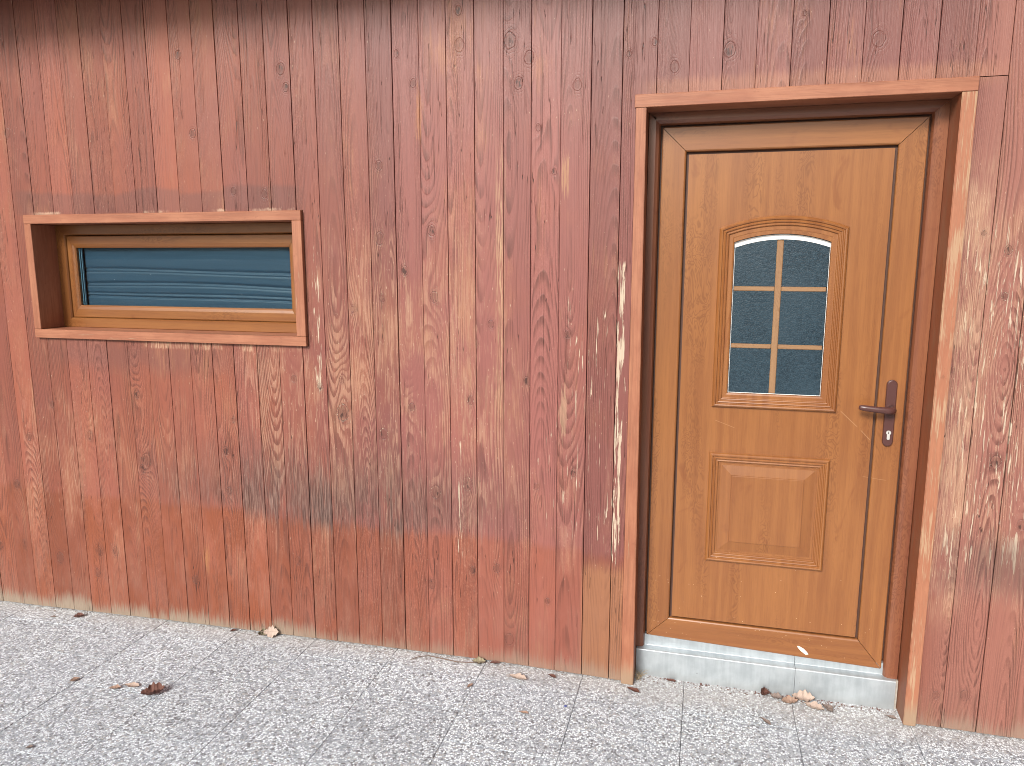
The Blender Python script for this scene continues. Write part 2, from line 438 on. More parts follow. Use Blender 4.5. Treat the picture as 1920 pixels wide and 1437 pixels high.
M = {}
M['board'] = board_material("stained_board")
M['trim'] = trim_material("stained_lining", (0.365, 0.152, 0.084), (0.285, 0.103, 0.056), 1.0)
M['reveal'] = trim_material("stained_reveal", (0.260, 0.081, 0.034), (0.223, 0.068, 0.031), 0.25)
M['oak'] = oak_foil("golden_oak_foil", (0.279, 0.110, 0.033), (0.217, 0.078, 0.023))
M['oak_frame'] = oak_foil("golden_oak_frame_foil", (0.230, 0.085, 0.039), (0.170, 0.056, 0.029), False)
M['oak_window'] = oak_foil("golden_oak_window_foil", (0.251, 0.102, 0.030), (0.194, 0.070, 0.020), False)
M['gasket'] = plain("dark_gasket", (0.075, 0.036, 0.025), 0.6)
M['tile'] = terrazzo()
M['bed'] = plain("joint_mortar", (0.17, 0.17, 0.175), 0.9, var=0.35, scale=80)
M['ground'] = plain("yard_ground", (0.20, 0.20, 0.19), 0.95, var=0.3, scale=3)
M['dark'] = plain("dark_core", (0.03, 0.022, 0.018), 0.8)
M['soffit'] = plain("dark_eave_timber", (0.085, 0.04, 0.03), 0.6, var=0.3, scale=25)
M['rooftile'] = plain("clay_roof", (0.20, 0.075, 0.045), 0.8, var=0.3, scale=9)
M['spacer'] = plain("white_spacer", (0.80, 0.81, 0.80), 0.45, var=0.04)
M['muntin'] = oak_foil("muntin_foil", (0.291, 0.167, 0.085), (0.248, 0.134, 0.067), False)
M['brown'] = plain("burgundy_brown_enamel", (0.080, 0.031, 0.027), 0.33, 0.5, var=0.06, scale=200, bump=0.02)
M['steel'] = plain("lock_nickel", (0.60, 0.59, 0.56), 0.30, metal=0.35, var=0.08)
M['smear'] = plain("white_smear", (0.78, 0.74, 0.68), 0.6, var=0.1)


def metal_sheet():
    g = G("galvanised_sheet")
    px, py, pz = g.sep(g.pos())
    blot = g.noise(g.xyz(px, py, pz), 14.0, 4.0, 0.6)
    spang = g.noise(g.xyz(px * 8.0, py, pz * 2.0), 6.0, 3.0, 0.6)
    drip = g.noise(g.xyz(px * 60.0, py, pz * 6.0), 1.0, 3.0, 0.6)
    d, c = g.voro(g.xyz(px, py, pz), 34.0)
    cr, _, _ = g.sep(c)
    dot = (1.0 - g.sstep(d, 0.05, 0.10)) * g.sstep(cr, 0.86, 0.90)
    col = g.mix(g.sstep(blot * 0.6 + drip * 0.4, 0.35, 0.65), (0.355, 0.395, 0.42), (0.465, 0.51, 0.535))
    low = 1.0 - g.sstep(pz + (blot - 0.5) * 0.05, 0.0, 0.045)
    col = g.mix(low * 0.35, col, (0.34, 0.34, 0.33))
    col = g.mix(dot * 0.7, col, (0.12, 0.11, 0.10))
    return g.fin(col, 0.42 + (spang - 0.5) * 0.2, g.bump(blot, 0.08, 0.001), 0.5, 0.45)


M['sheet'] = metal_sheet()


def frosted():
    g = G("frosted_glass")
    co = g.pos()
    x, y, z = g.sep(co)
    n1 = g.noise(g.xyz(x * 190.0, 0.0, z * 260.0), 1.0, 2.0, 0.55)
    n2 = g.noise(g.xyz(x * 60.0, 3.0, z * 95.0), 1.0, 2.0, 0.5)
    big = g.noise(g.xyz(x, 1.0, z), 5.0, 2.0, 0.5)
    d, c = g.voro(g.xyz(x, 0.0, z), 18.0)
    cr, _, _ = g.sep(c)
    dot = (1.0 - g.sstep(d, 0.03, 0.07)) * g.sstep(cr, 0.80, 0.84)
    col = g.mix(g.sstep(n1 * 0.6 + n2 * 0.4, 0.40, 0.62), (0.009, 0.022, 0.033), (0.026, 0.051, 0.071))
    col = g.mix(g.sstep(big, 0.3, 0.7) * 0.5, col, (0.030, 0.056, 0.076))
    col = g.mix(dot * 0.8, col, (0.6, 0.62, 0.6))
    g.b.inputs["IOR"].default_value = 1.5
    return g.fin(col, 0.24, g.bump(n1 * 0.6 + n2 * 0.5, 0.65, 0.0022), 0.5)


M['frosted'] = frosted()


def clear_glass():
    g = G("window_glass")
    x, y, z = g.sep(g.pos())
    d, c = g.voro(g.xyz(x, 0.0, z), 26.0)
    cr, _, _ = g.sep(c)
    dot = (1.0 - g.sstep(d, 0.025, 0.06)) * g.sstep(cr, 0.84, 0.86)
    fil = g.noise(g.xyz(x * 2.0, 0.0, z * 70.0 + g.noise(g.xyz(x * 1.3, 1.0, z), 2.0, 1.0, 0.5) * 5.0), 1.0, 3.0, 0.6)
    film = g.sstep(fil, 0.52, 0.80) * 0.03 + dot * 0.6
    gl = g.n("ShaderNodeBsdfGlossy"); gl.inputs["Roughness"].default_value = 0.02
    tr = g.n("ShaderNodeBsdfTransparent"); tr.inputs["Color"].default_value = (0.86, 0.93, 0.94, 1)
    df = g.n("ShaderNodeBsdfDiffuse"); df.inputs["Color"].default_value = (0.42, 0.50, 0.56, 1)
    fr = g.n("ShaderNodeFresnel"); fr.inputs["IOR"].default_value = 1.5
    m1 = g.n("ShaderNodeMixShader"); m2 = g.n("ShaderNodeMixShader")
    L = g.t.links
    back = V(g, g.n("ShaderNodeNewGeometry").outputs["Backfacing"])
    g.put(m1.inputs[0], V(g, fr.outputs[0]) * (1.0 - back)); L.new(tr.outputs[0], m1.inputs[1]); L.new(gl.outputs[0], m1.inputs[2])
    g.put(m2.inputs[0], film * (1.0 - back)); L.new(m1.outputs[0], m2.inputs[1]); L.new(df.outputs[0], m2.inputs[2])
    L.new(m2.outputs[0], g.out.inputs[0])
    return g.m


M['glass'] = clear_glass()


def blind_mat():
    g = G("blue_foil_blind")
    x, y, z = g.sep(g.pos())
    w = g.noise(g.xyz(x * 1.1, 0.0, z * 2.0), 1.0, 2.0, 0.5)
    st = g.noise(g.xyz(x * 0.8, 2.0, z * 58.0 + w * 7.0), 1.0, 3.0, 0.6)
    col = g.mix(g.sstep(st, 0.36, 0.66), (0.015, 0.044, 0.078), (0.020, 0.053, 0.091))
    return g.fin(col, 0.45, None, 0.4)


M['blind'] = blind_mat()


def leaf_mat(name, a, b):
    g = G(name)
    co = g.obj_co()
    x, y, z = g.sep(co)
    n1 = g.noise(co, 60.0, 3.0, 0.6)
    vein = g.math('ABSOLUTE', y) * 1.0
    mid = 1.0 - g.sstep(vein, 0.0004, 0.0014)
    rib = g.band(g.math('FRACT', x * 130.0 - vein * 110.0), 0.44, 0.56, 0.08)
    col = g.mix(n1, a, b)
    col = g.mix(g.math('MAXIMUM', mid * 0.7, rib * 0.25), col, tuple(c * 0.55 for c in a))
    return g.fin(col, 0.7, g.bump(n1 + rib * 0.5, 0.3, 0.001), 0.3)


M['leaf_pale'] = leaf_mat("dry_leaf_pale", (0.36, 0.265, 0.215), (0.50, 0.40, 0.335))
M['leaf_tan'] = leaf_mat("dry_leaf_tan", (0.27, 0.165, 0.12), (0.40, 0.28, 0.21))
M['leaf_dark'] = leaf_mat("dry_leaf_dark", (0.085, 0.036, 0.027), (0.17, 0.075, 0.055))
M['leaf_olive'] = leaf_mat("dry_leaf_olive", (0.19, 0.165, 0.10), (0.33, 0.28, 0.19))
M['leaf_grey'] = leaf_mat("dry_leaf_grey", (0.15, 0.115, 0.10), (0.27, 0.21, 0.18))
M['twig'] = plain("twig_bark", (0.16, 0.11, 0.085), 0.8, var=0.3, scale=90)
M['straw'] = plain("dry_straw", (0.34, 0.26, 0.15), 0.8, var=0.3, scale=90)
M['blue'] = plain("blue_plastic", (0.07, 0.10, 0.32), 0.4)


# ------------------------------------------------------------------ object helpers
def link(name, me, mat, parent=None, loc=None, **props):
    o = bpy.data.objects.new(name, me)
    COL.objects.link(o)
    if mat is not None and me is not None and not me.materials:
        me.materials.append(mat)
    if parent is not None:
        o.parent = parent
    if loc is not None:
        o.location = loc
    for k, v in props.items():
        o[k] = v
    return o


def mesh(bm, name, smooth=False):
    bmesh.ops.recalc_face_normals(bm, faces=bm.faces)
    me = bpy.data.meshes.new(name)
    bm.to_mesh(me); bm.free()
    if smooth:
        for p in me.polygons:
            p.use_smooth = True
    return me


def empty(name, parent=None, loc=(0, 0, 0), **props):
    return link(name, None, None, parent, loc, **props)


def add_prism(bm, pts, axis_fn, a, b):
    """Extrude a closed 2-D outline from a to b; axis_fn(u, v, t) gives the 3-D point."""
    A = [bm.verts.new(axis_fn(u, v, a)) for u, v in pts]
    B = [bm.verts.new(axis_fn(u, v, b)) for u, v in pts]
    n = len(pts)
    bm.faces.new(A[::-1]); bm.faces.new(B)
    for i in range(n):
        bm.faces.new((A[i], A[(i + 1) % n], B[(i + 1) % n], B[i]))


def add_box(bm, x0, x1, y0, y1, z0, z1, bev=0.0):
    vs = [bm.verts.new((x, y, z)) for x in (x0, x1) for y in (y0, y1) for z in (z0, z1)]
    F = [(0, 1, 3, 2), (4, 6, 7, 5), (0, 4, 5, 1), (2, 3, 7, 6), (0, 2, 6, 4), (1, 5, 7, 3)]
    fs = [bm.faces.new([vs[i] for i in f]) for f in F]
    if bev:
        es = {e for f in fs for e in f.edges}
        bmesh.ops.bevel(bm, geom=list(es), offset=bev, segments=1, affect='EDGES')


def box_obj(name, x0, x1, y0, y1, z0, z1, mat, parent, bev=0.0015, **props):
    cx, cy, cz = (x0 + x1) / 2, (y0 + y1) / 2, (z0 + z1) / 2
    bm = bmesh.new()
    add_box(bm, x0 - cx, x1 - cx, y0 - cy, y1 - cy, z0 - cz, z1 - cz, bev)
    p = dict(seed=random.random(), wear=0.0, horiz=1.0 if (x1 - x0) > (z1 - z0) else 0.0)
    p.update(props)
    return link(name, mesh(bm, name), mat, parent, (cx, cy, cz), **p)


# ------------------------------------------------------------------ ground level along the wall (the paving is not quite flat)
JX = [-1.295, -0.918, -0.534, -0.136, 0.264, 0.657, 1.055, 1.452]
while JX[0] > -4.6: JX.insert(0, JX[0] - 0.3925)
while JX[-1] < 3.8: JX.append(JX[-1] + 0.3925)
PROFILE = [(-9, -0.06), (-4.2, -0.055), (-2.6, -0.033), (-1.7, -0.010), (-0.9, 0.004), (-0.05, 0.017), (0.3, 0.009), (0.55, 0.0), (9, 0.0)]


def lerp_table(t, x):
    for (a, va), (b, vb) in zip(t, t[1:]):
        if a <= x <= b:
            return va + (vb - va) * (x - a) / (b - a)
    return t[0][1] if x < t[0][0] else t[-1][1]


GT = [(x, lerp_table(PROFILE, x)) for x in JX]


def gz(x):
    return lerp_table(GT, x)


# ------------------------------------------------------------------ terrain and paving
bm = bmesh.new()
R0 = 4000.0
vs = [bm.verts.new((x, y, -0.075)) for x, y in ((-R0, -R0), (R0, -R0), (R0, R0), (-R0, R0))]
bm.faces.new(vs)
link("ground", mesh(bm, "ground"), M['ground'], kind='structure')

bm = bmesh.new()                                  # mortar bed seen in the joints
rows = [(x, gz(x) - 0.007) for x in JX]
top = [[bm.verts.new((x, y, z)) for x, z in rows] for y in (-3.7, 0.2)]
bot = [[bm.verts.new((x, y, -0.2)) for x, z in rows] for y in (-3.7, 0.2)]
for i in range(len(rows) - 1):
    bm.faces.new((top[0][i], top[0][i + 1], top[1][i + 1], top[1][i]))
    bm.faces.new((bot[0][i], top[0][i], top[0][i + 1], bot[0][i + 1])[::-1])
for i in (0, len(rows) - 1):
    bm.faces.new((bot[0][i], bot[1][i], top[1][i], top[0][i]))
pavement = link("pavement", mesh(bm, "pavement"), M['bed'], kind='structure')

for i in range(len(JX) - 1):
    x0, x1 = JX[i], JX[i + 1]
    k = round((x0 + 1.295) / 0.3925)
    off = -0.350 if k % 2 == 0 else -0.132
    ys = [0.155, off]
    while ys[-1] > -3.5: ys.append(ys[-1] - 0.3955 + random.uniform(-0.002, 0.002))
    for y1, y0 in zip(ys, ys[1:]):
        jg = random.uniform(0.0006, 0.0011)
        c = 0.0011
        xa, xb, ya, yb = x0 + jg, x1 - jg, y0 + jg, y1 - jg
        dz = random.uniform(-0.0008, 0.0008)
        cx, cy = (xa + xb) / 2, (ya + yb) / 2
        bm = bmesh.new()

        def ringv(ins, dd):
            return [bm.verts.new((x - cx, y - cy, gz(x) + dd + dz)) for x, y in
                    ((xa + ins, ya + ins), (xb - ins, ya + ins), (xb - ins, yb - ins), (xa + ins, yb - ins))]
        a, b, d = ringv(0, -0.034), ringv(0, -c), ringv(c, 0)
        for p, q in ((a, b), (b, d)):
            for j in range(4):
                bm.faces.new((p[j], p[(j + 1) % 4], q[(j + 1) % 4], q[j]))
        bm.faces.new(d); bm.faces.new(a[::-1])
        link("paving_tile", mesh(bm, "paving_tile"), M['tile'], pavement, (cx, cy, 0), seed=random.random())

# ------------------------------------------------------------------ the cabin
cabin = empty("wooden_cabin", loc=(0, 0, 0))
cabin['label'] = "red-brown stained wooden cabin wall of upright boards with oak door and low slot window"
cabin['category'] = "building"

WT = (-2.255, -0.890, 1.300, 1.842)       # window lining, outer edge
WI = (-2.2185, -0.9315, 1.3385, 1.8035)   # window lining, inner edge
DT = (0.416, 1.468, 2.2105)               # door lining, outer edge and top
DI = (0.4525, 1.4235, 2.167)              # door lining, inner edge and top
ZT = 2.80

KNOTS = [(-0.228, 2.417, 0.0203), (-0.409, 2.295, 0.0127), (-0.474, 2.404, 0.0106), (-0.006, 2.272, 0.0177), (-0.038, 2.419, 0.0235), (0.033, 2.357, 0.0194), (0.122, 2.242, 0.0096), (0.208, 2.255, 0.0171), (0.068, 2.118, 0.0098), (0.14, 2.059, 0.0078), (0.128, 1.963, 0.0098), (0.386, 2.348, 0.0091), (0.473, 2.382, 0.0107), (0.541, 2.297, 0.016), (-0.347, 1.758, 0.0173), (-0.557, 2.004, 0.0155), (-0.561, 1.73, 0.0202), (-0.23, 2.535, 0.0141), (0.72, 2.339, 0.0205), (1.176, 2.341, 0.0202), (0.949, 2.436, 0.0065), (1.527, 1.734, 0.0076), (1.602, 1.681, 0.012), (-0.46, 1.607, 0.0155), (-0.557, 1.501, 0.0136), (-0.683, 1.454, 0.014), (-0.443, 1.067, 0.0137), (-0.197, 1.108, 0.0153), (-0.171, 1.33, 0.0086), (-0.112, 1.406, 0.0127), (0.028, 1.194, 0.0125), (0.066, 1.149, 0.0083), (-0.567, 0.95, 0.0188), (-0.347, 0.723, 0.0229), (-0.211, 0.768, 0.0223), (0.059, 0.91, 0.0084), (0.135, 0.919, 0.0083), (-0.747, 1.029, 0.0289), (-0.34, 1.507, 0.0175), (0.184, 1.376, 0.0121), (0.07, 0.779, 0.0106), (0.212, 0.843, 0.0124), (-0.847, 1.133, 0.0122), (-0.965, 1.16, 0.0124), (-1.265, 0.97, 0.0105), (-1.313, 0.829, 0.016), (-1.31, 0.649, 0.0134), (-0.746, 1.164, 0.012), (-1.748, 1.057, 0.0141), (-1.729, 0.757, 0.0257), (-2.023, 0.854, 0.0178), (-2.219, 0.989, 0.0121), (-1.747, 0.718, 0.0172), (-2.372, 0.828, 0.0156), (-0.958, 2.378, 0.0185), (-2.313, 2.196, 0.0174), (-0.939, 2.31, 0.0139), (-1.199, 1.923, 0.0124), (-1.057, 1.909, 0.0145), (-1.373, 2.155, 0.0151), (-1.416, 2.459, 0.0149), (-1.94, 0.305, 0.0181), (-2.031, 0.296, 0.0214), (-1.514, 0.214, 0.017), (-0.986, 0.36, 0.0156), (-2.263, 0.241, 0.0221), (-2.052, 0.187, 0.0154), (-0.091, 0.425, 0.0156), (-0.192, 0.406, 0.0136), (-0.371, 0.324, 0.0164), (0.119, 0.31, 0.0108), (-0.038, 0.125, 0.0202), (1.632, 0.988, 0.0171), (1.728, 0.777, 0.0155), (1.606, 1.534, 0.0106), (1.475, 1.292, 0.0079), (1.526, 0.126, 0.0118), (1.618, 0.14, 0.0165)]

SX = [-2.32, -2.212, -2.104, -1.995, -1.888, -1.779, -1.672, -1.567, -1.458, -1.35, -1.245, -1.134, -1.028, -0.918, -0.814, -0.707, -0.6, -0.493, -0.386, -0.28, -0.172, -0.062, 0.042, 0.150, 0.258, 0.366, 0.483, 0.59, 0.698, 0.805, 0.914, 1.024, 1.131, 1.24, 1.348, 1.455, 1.551, 1.662, 1.770]
while SX[0] > -4.3: SX.insert(0, SX[0] - 0.108)
while SX[-1] < 3.5: SX.append(SX[-1] + 0.108)
GAP = {}
for s in SX:
    GAP[s] = (random.choice((0.0005, 0.0007, 0.0009, 0.0012)), random.uniform(-0.0012, 0.0012))
for s, w in ((-0.493, .0022), (-0.28, .0014), (-0.918, .0020), (-1.245, .0018), (-1.35, .0017), (-1.134, .0018), (-0.062, .0010), (0.042, .0014), (-0.707, .0014), (1.551, .0014), (1.662, .0018)):
    GAP[s] = (w * 0.75, GAP[s][1])
TH = 0.021


def add_board(bm, xa, xb, z0, z1, chl, chr_, ybase, cx):
    """one rectangular length of board; z0 None = cut along the paving"""
    za = gz(xa) + 0.0055 if z0 is None else z0
    zb = gz(xb) + 0.0055 if z0 is None else z0
    sec = [(xa, ybase + chl), (xa + chl, ybase), (xb - chr_, ybase), (xb, ybase + chr_), (xb, TH), (xa, TH)]
    pts = []
    for x, y in sec:
        if not pts or (abs(pts[-1][0] - x) > 1e-6 or abs(pts[-1][1] - y) > 1e-6):
            pts.append((x, y))
    zlo = [za + (zb - za) * (x - xa) / (xb - xa) for x, y in pts]
    A = [bm.verts.new((x - cx, y, z)) for (x, y), z in zip(pts, zlo)]
    B = [bm.verts.new((x - cx, y, z1)) for x, y in pts]
    n = len(pts)
    bm.faces.new(A[::-1]); bm.faces.new(B)
    for i in range(n):
        bm.faces.new((A[i], A[(i + 1) % n], B[(i + 1) % n], B[i]))


def board_object(pieces, x0, x1):
    cx = (x0 + x1) / 2
    bm = bmesh.new()
    yb = random.uniform(-0.0012, 0.0008)
    zmin, zmax = 9, -9
    for (xa, xb, z0, z1, cl, cr) in pieces:
        add_board(bm, xa, xb, z0, z1, cl, cr, yb, cx)
        zmin = min(zmin, -0.1 if z0 is None else z0); zmax = max(zmax, z1)
    tone = min(1.0, max(0.0, random.gauss(0.54, 0.21)))
    o = link("board", mesh(bm, "board"), M['board'], cabin, (cx, 0, 0), seed=random.random(), tone=tone,
             wear=random.random() ** 2 * 0.7, horiz=0.0)
    ks = sorted([k for k in KNOTS if x0 - 0.012 < k[0] < x1 + 0.012 and zmin - 0.05 < k[1] < zmax + 0.05], key=lambda k: -k[2])[:5]
    if not ks and (x1 < -2.4 or x0 > 1.7):
        ks = [(cx + random.uniform(-.03, .03), random.uniform(.2, 2.6), random.uniform(.008, .018)) for _ in range(3)]
    ks = [(k[0] - cx, k[1], k[2] * 0.92) for k in ks]
    while len(ks) < 5: ks.append((0.0, -50.0, 0.001))
    for nme, k in zip("abcde", ks):
        o["knot_" + nme] = [float(c) for c in k]
    return o


CH = 0.0009
for s0, s1 in zip(SX, SX[1:]):
    x0 = s0 + GAP[s0][0] ; x1 = s1 - GAP[s1][0]
    e = 0.0015
    if s0 >= WT[0] and s1 <= WT[1]:                                  # above and below the window
        board_object([(x0, x1, WT[3] + e, ZT, CH, CH)], x0, x1)
        board_object([(x0, x1, None, WT[2] - e, CH, CH)], x0, x1)
    elif s0 < WT[0] < s1:                                            # notched round the window lining
        xm = WT[0] - e
        board_object([(x0, xm, None, ZT, CH, 0), (xm, x1, None, WT[2] - e, 0, CH), (xm, x1, WT[3] + e, ZT, 0, CH)], x0, x1)
    elif s0 < WT[1] < s1:
        xm = WT[1] + e
        board_object([(xm, x1, None, ZT, 0, CH), (x0, xm, None, WT[2] - e, CH, 0), (x0, xm, WT[3] + e, ZT, CH, 0)], x0, x1)
    elif s0 >= DT[0] and s1 <= DT[1]:                                # above the door
        board_object([(x0, x1, DT[2] + e, ZT, CH, CH)], x0, x1)
    elif s0 < DT[0] < s1:
        xm = DT[0] - e
        board_object([(x0, xm, None, ZT, CH, 0), (xm, x1, DT[2] + e, ZT, 0, CH)], x0, x1)
    elif s0 < DT[1] < s1:                                            # two lengths butted level with the door head
        xm = DT[1] + e
        board_object([(x0, x1, DT[2] + e, ZT, CH, CH)], x0, x1)
        board_object([(xm, x1, None, DT[2] - 0.001, 0.001, CH)], xm, x1)
    else:
        board_object([(x0, x1, None, ZT, CH, CH)], x0, x1)

# core of the wall behind the boards, with the two openings
bm = bmesh.new()
for (a, b, c, d) in ((SX[0], WT[0], -0.1, ZT), (WT[0], WT[1], -0.1, WT[2]), (WT[0], WT[1], WT[3], ZT), (WT[1], DT[0], -0.1, ZT),
                     (DT[0], DT[1], DT[2], ZT), (DT[1], SX[-1], -0.1, ZT)):
    add_box(bm, a, b, TH + 0.002, 0.20, c, d)
add_box(bm, WT[0], WT[1], 0.175, 0.20, WT[2], WT[3])
add_box(bm, DT[0], DT[1], 0.165, 0.20, -0.1, DT[2])
link("wall_core", mesh(bm, "wall_core"), M['dark'], cabin)

# eave
eave = empty("roof", cabin, (0, 0, 0))
OV = 0.40
nb = 0
box_obj("soffit_board", SX[0], SX[-1], -OV / 2 + 0.002, 0.02, ZT + 0.002, ZT + 0.022, M['soffit'], eave)
box_obj("soffit_board", SX[0], SX[-1], -OV, -OV / 2 - 0.002, ZT + 0.002, ZT + 0.022, M['soffit'], eave)
box_obj("fascia", SX[0], SX[-1], -OV - 0.024, -OV - 0.002, ZT - 0.012, ZT + 0.16, M['soffit'], eave)
box_obj("added_shade_beam", SX[0], SX[-1], -0.11, -0.004, ZT - 0.052, ZT, M['soffit'], eave)  # unseen beam, added to deepen the shade at the top of the wall
bm = bmesh.new()
add_prism(bm, [(-OV - 0.08, ZT + 0.17), (2.2, ZT + 0.95), (2.2, ZT + 1.0), (-OV - 0.08, ZT + 0.22)], lambda u, v, t: (t, u, v), SX[0] - 0.2, SX[-1] + 0.2)
link("roof_slope", mesh(bm, "roof_slope"), M['rooftile'], eave)

# ------------------------------------------------------------------ window
win = empty("window", cabin, ((WI[0] + WI[1]) / 2, 0, WI[2]))


def under(o, parent):
    """parent o keeping its world place"""
    o.parent = parent
    o.location = Vector(o.location) - Vector(parent.location) - (Vector(parent.parent.location) if parent.parent else Vector())
    return o


lin = empty("window_lining", cabin, (WI[0], 0, WI[2]))
PR = 0.019
for (a, b, c, d, w) in ((WT[0], WT[1], WI[3], WT[3], 0.15), (WT[0], WT[1], WT[2], WI[2], 0.35), (WT[0], WI[0], WI[2] + .0008, WI[3] - .0008, 0.1), (WI[1], WT[1], WI[2] + .0008, WI[3] - .0008, 0.35)):
    under(box_obj("lining_board", a, b, -PR + random.uniform(0, .001), 0.150, c, d, M['trim'], None, 0.0015, wear=w), lin)


def mitred(name, rect_o, rect_i, y0, y1, mat, parent, slope=0.012, drop=0.006, names=("stile", "rail"), e=0.0004, skew=0.0):
    """four mitred profile bars between an outer and an inner rectangle; the inner edge rolls back"""
    ox0, ox1, oz0, oz1 = rect_o
    ix0, ix1, iz0, iz1 = rect_i
    def pt(side, k, y):
        f = k
        X0 = ox0 + (ix0 - ox0) * f; X1 = ox1 + (ix1 - ox1) * f; Z0 = oz0 + (iz0 - oz0) * f; Z1 = oz1 + (iz1 - oz1) * f
        return {'L': ((X0, y, Z0), (X0, y, Z1)), 'R': ((X1, y, Z0), (X1, y, Z1)), 'T': ((X0, y, Z1), (X1, y, Z1)), 'B': ((X0, y, Z0), (X1, y, Z0))}[side]
    wid = abs(ix0 - ox0)
    f1 = 0.0025 / wid
    f2 = 1 - slope / wid
    prof = [(0.0, y1), (0.0, y0 + 0.002), (f1, y0), (f2, y0), (1 - slope * 0.35 / wid, y0 + drop * 0.45), (1.0, y0 + drop), (1.0, y1)]
    out = []
    for side in 'LRTB':
        bm = bmesh.new()
        c = Vector(((ox0 + ox1) / 2, 0, (oz0 + oz1) / 2))
        A, B = [], []
        for k, y in prof:
            a, b = pt(side, k, y)
            a, b = Vector(a) - c, Vector(b) - c
            d = (b - a).normalized() * e
            for v_, s_ in ((a, 1), (b, -1)):
                if skew and v_.z + c.z < iz0:      # the foot of the leaf is cut slightly out of square
                    v_.z += skew * (0.5 - (v_.x + c.x - ox0) / (ox1 - ox0)) * 2 * (iz0 - v_.z - c.z) / (iz0 - oz0)
            A.append(bm.verts.new(a + d)); B.append(bm.verts.new(b - d))
        n = len(prof)
        bm.faces.new(A[::-1]); bm.faces.new(B)
        for i in range(n):
            bm.faces.new((A[i], A[(i + 1) % n], B[(i + 1) % n], B[i]))
        o = link(names[0] if side in 'LR' else names[1], mesh(bm, name), mat, None, c, seed=random.random(), horiz=0.0 if side in 'LR' else 1.0, wear=0.0)
        under(o, parent)
        out.append(o)
    return out


SA = (-2.163, -0.987, 1.3855, 1.7535)          # sash, outer edge
GL = (-2.121, -1.029, 1.4405, 1.7005)          # glass opening
mitred("frame_bar", (WI[0] + .0005, WI[1] - .0005, WI[2] + .0005, WI[3] - .0005), (SA[0] - .004, SA[1] + .004, SA[2] - .0015, SA[3] + .003), 0.108, 0.150, M['oak_window'], win, 0.006, 0.01, ("frame_stile", "frame_rail"))
mitred("sash_bar", SA, GL, 0.112, 0.150, M['oak_window'], win, 0.014, 0.008, ("sash_stile", "sash_rail"))
box_obj("seal", SA[0] - 0.003, SA[1] + 0.003, 0.140, 0.152, SA[2] - 0.002, SA[3] + 0.002, M['gasket'], None) if False else None
o = box_obj("pane", GL[0] - 0.004, GL[1] + 0.004, 0.1235, 0.1275, GL[2] - 0.004, GL[3] + 0.004, M['glass'], None, 0.0)
under(o, win)
# spacer bars of the double glazing
for (a, b, c, d) in ((GL[0] + 0.001, GL[0] + 0.006, GL[2], GL[3]), (GL[0] + 0.013, GL[0] + 0.017, GL[2], GL[3])):
    o = box_obj("spacer_bar", a, b, 0.131, 0.139, c, d, plain("blue_grey_spacer", (0.13, 0.21, 0.27), 0.4), None, 0.0008)
    under(o, win)
# folded blue sheet behind the glass
bm = bmesh.new()
NX, NZ = 44, 90
CRE = [(1.606, .0055, .9), (1.592, .003, .55), (1.545, .0055, 1.0), (1.532, .003, .5), (1.500, .004, .7), (1.484, .004, 1.0)]
grid = []
for j in range(NZ + 1):
    z = GL[2] - 0.01 + (GL[3] - GL[2] + 0.02) * j / NZ
    row = []
    for i in range(NX + 1):
        u = i / NX
        x = GL[0] + 0.019 + (GL[1] - GL[0] - 0.014) * u
        yy = 0.146
        for cz, w, a in CRE:
            zc = cz - 0.010 * (u - 0.25) ** 2 * 2 - 0.006 * u + 0.003 * math.sin(u * 5 + cz * 40)
            yy += 0.006 * a * math.exp(-((z - zc) / w) ** 2)
        row.append(bm.verts.new((x, yy, z)))
    grid.append(row)
for j in range(NZ):
    for i in range(NX):
        bm.faces.new((grid[j][i], grid[j][i + 1], grid[j + 1][i + 1], grid[j + 1][i]))
o = link("blind", mesh(bm, "blind", True), M['blind'], None, (0, 0, 0)); under(o, win)

# ------------------------------------------------------------------ door opening: lining, frame, step
dl = empty("door_lining", cabin, (DI[0], 0, 0))


def tapered_upright(xo_t, xi_t, xo_b, xi_b, z1, wear, outer_side):
    cx = (xo_t + xi_t) / 2
    bm = bmesh.new()
    zb = gz(cx) + 0.003
    y0 = -0.014
    for (xo, xi, z) in ((xo_b, xi_b, zb), (xo_t, xi_t, z1)):
        pass
    A = [bm.verts.new((x - cx, y, zb)) for x, y in ((xo_b, y0), (xi_b, y0), (xi_b, 0.150), (xo_b, 0.150))]
    B = [bm.verts.new((x - cx, y, z1)) for x, y in ((xo_t, y0), (xi_t, y0), (xi_t, 0.150), (xo_t, 0.150))]
    bm.faces.new(A[::-1]); bm.faces.new(B)
    for i in range(4):
        bm.faces.new((A[i], A[(i + 1) % 4], B[(i + 1) % 4], B[i]))
    bmesh.ops.recalc_face_normals(bm, faces=bm.faces)
    bmesh.ops.bevel(bm, geom=[e for e in bm.edges if abs(e.verts[0].co.z - e.verts[1].co.z) > 0.5], offset=0.002, segments=2, affect='EDGES')
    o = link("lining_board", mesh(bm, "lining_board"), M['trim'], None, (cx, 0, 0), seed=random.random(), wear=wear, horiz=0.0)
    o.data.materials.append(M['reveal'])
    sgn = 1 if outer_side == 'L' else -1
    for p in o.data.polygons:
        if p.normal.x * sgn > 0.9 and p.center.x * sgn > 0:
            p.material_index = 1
    under(o, dl)


tapered_upright(DT[0] + .0005, 0.4515, DT[0] + .0005, 0.4645, DI[2] - 0.001, 0.30, 'L')
tapered_upright(1.4672, DI[1], 1.4672, 1.4265, DI[2] - 0.001, 0.85, 'R')
under(box_obj("lining_board", DT[0] - 0.004, 1.4672, -0.016, 0.150, DI[2], DT[2] - 0.0005, M['trim'], None, 0.0016, wear=0.15), dl)

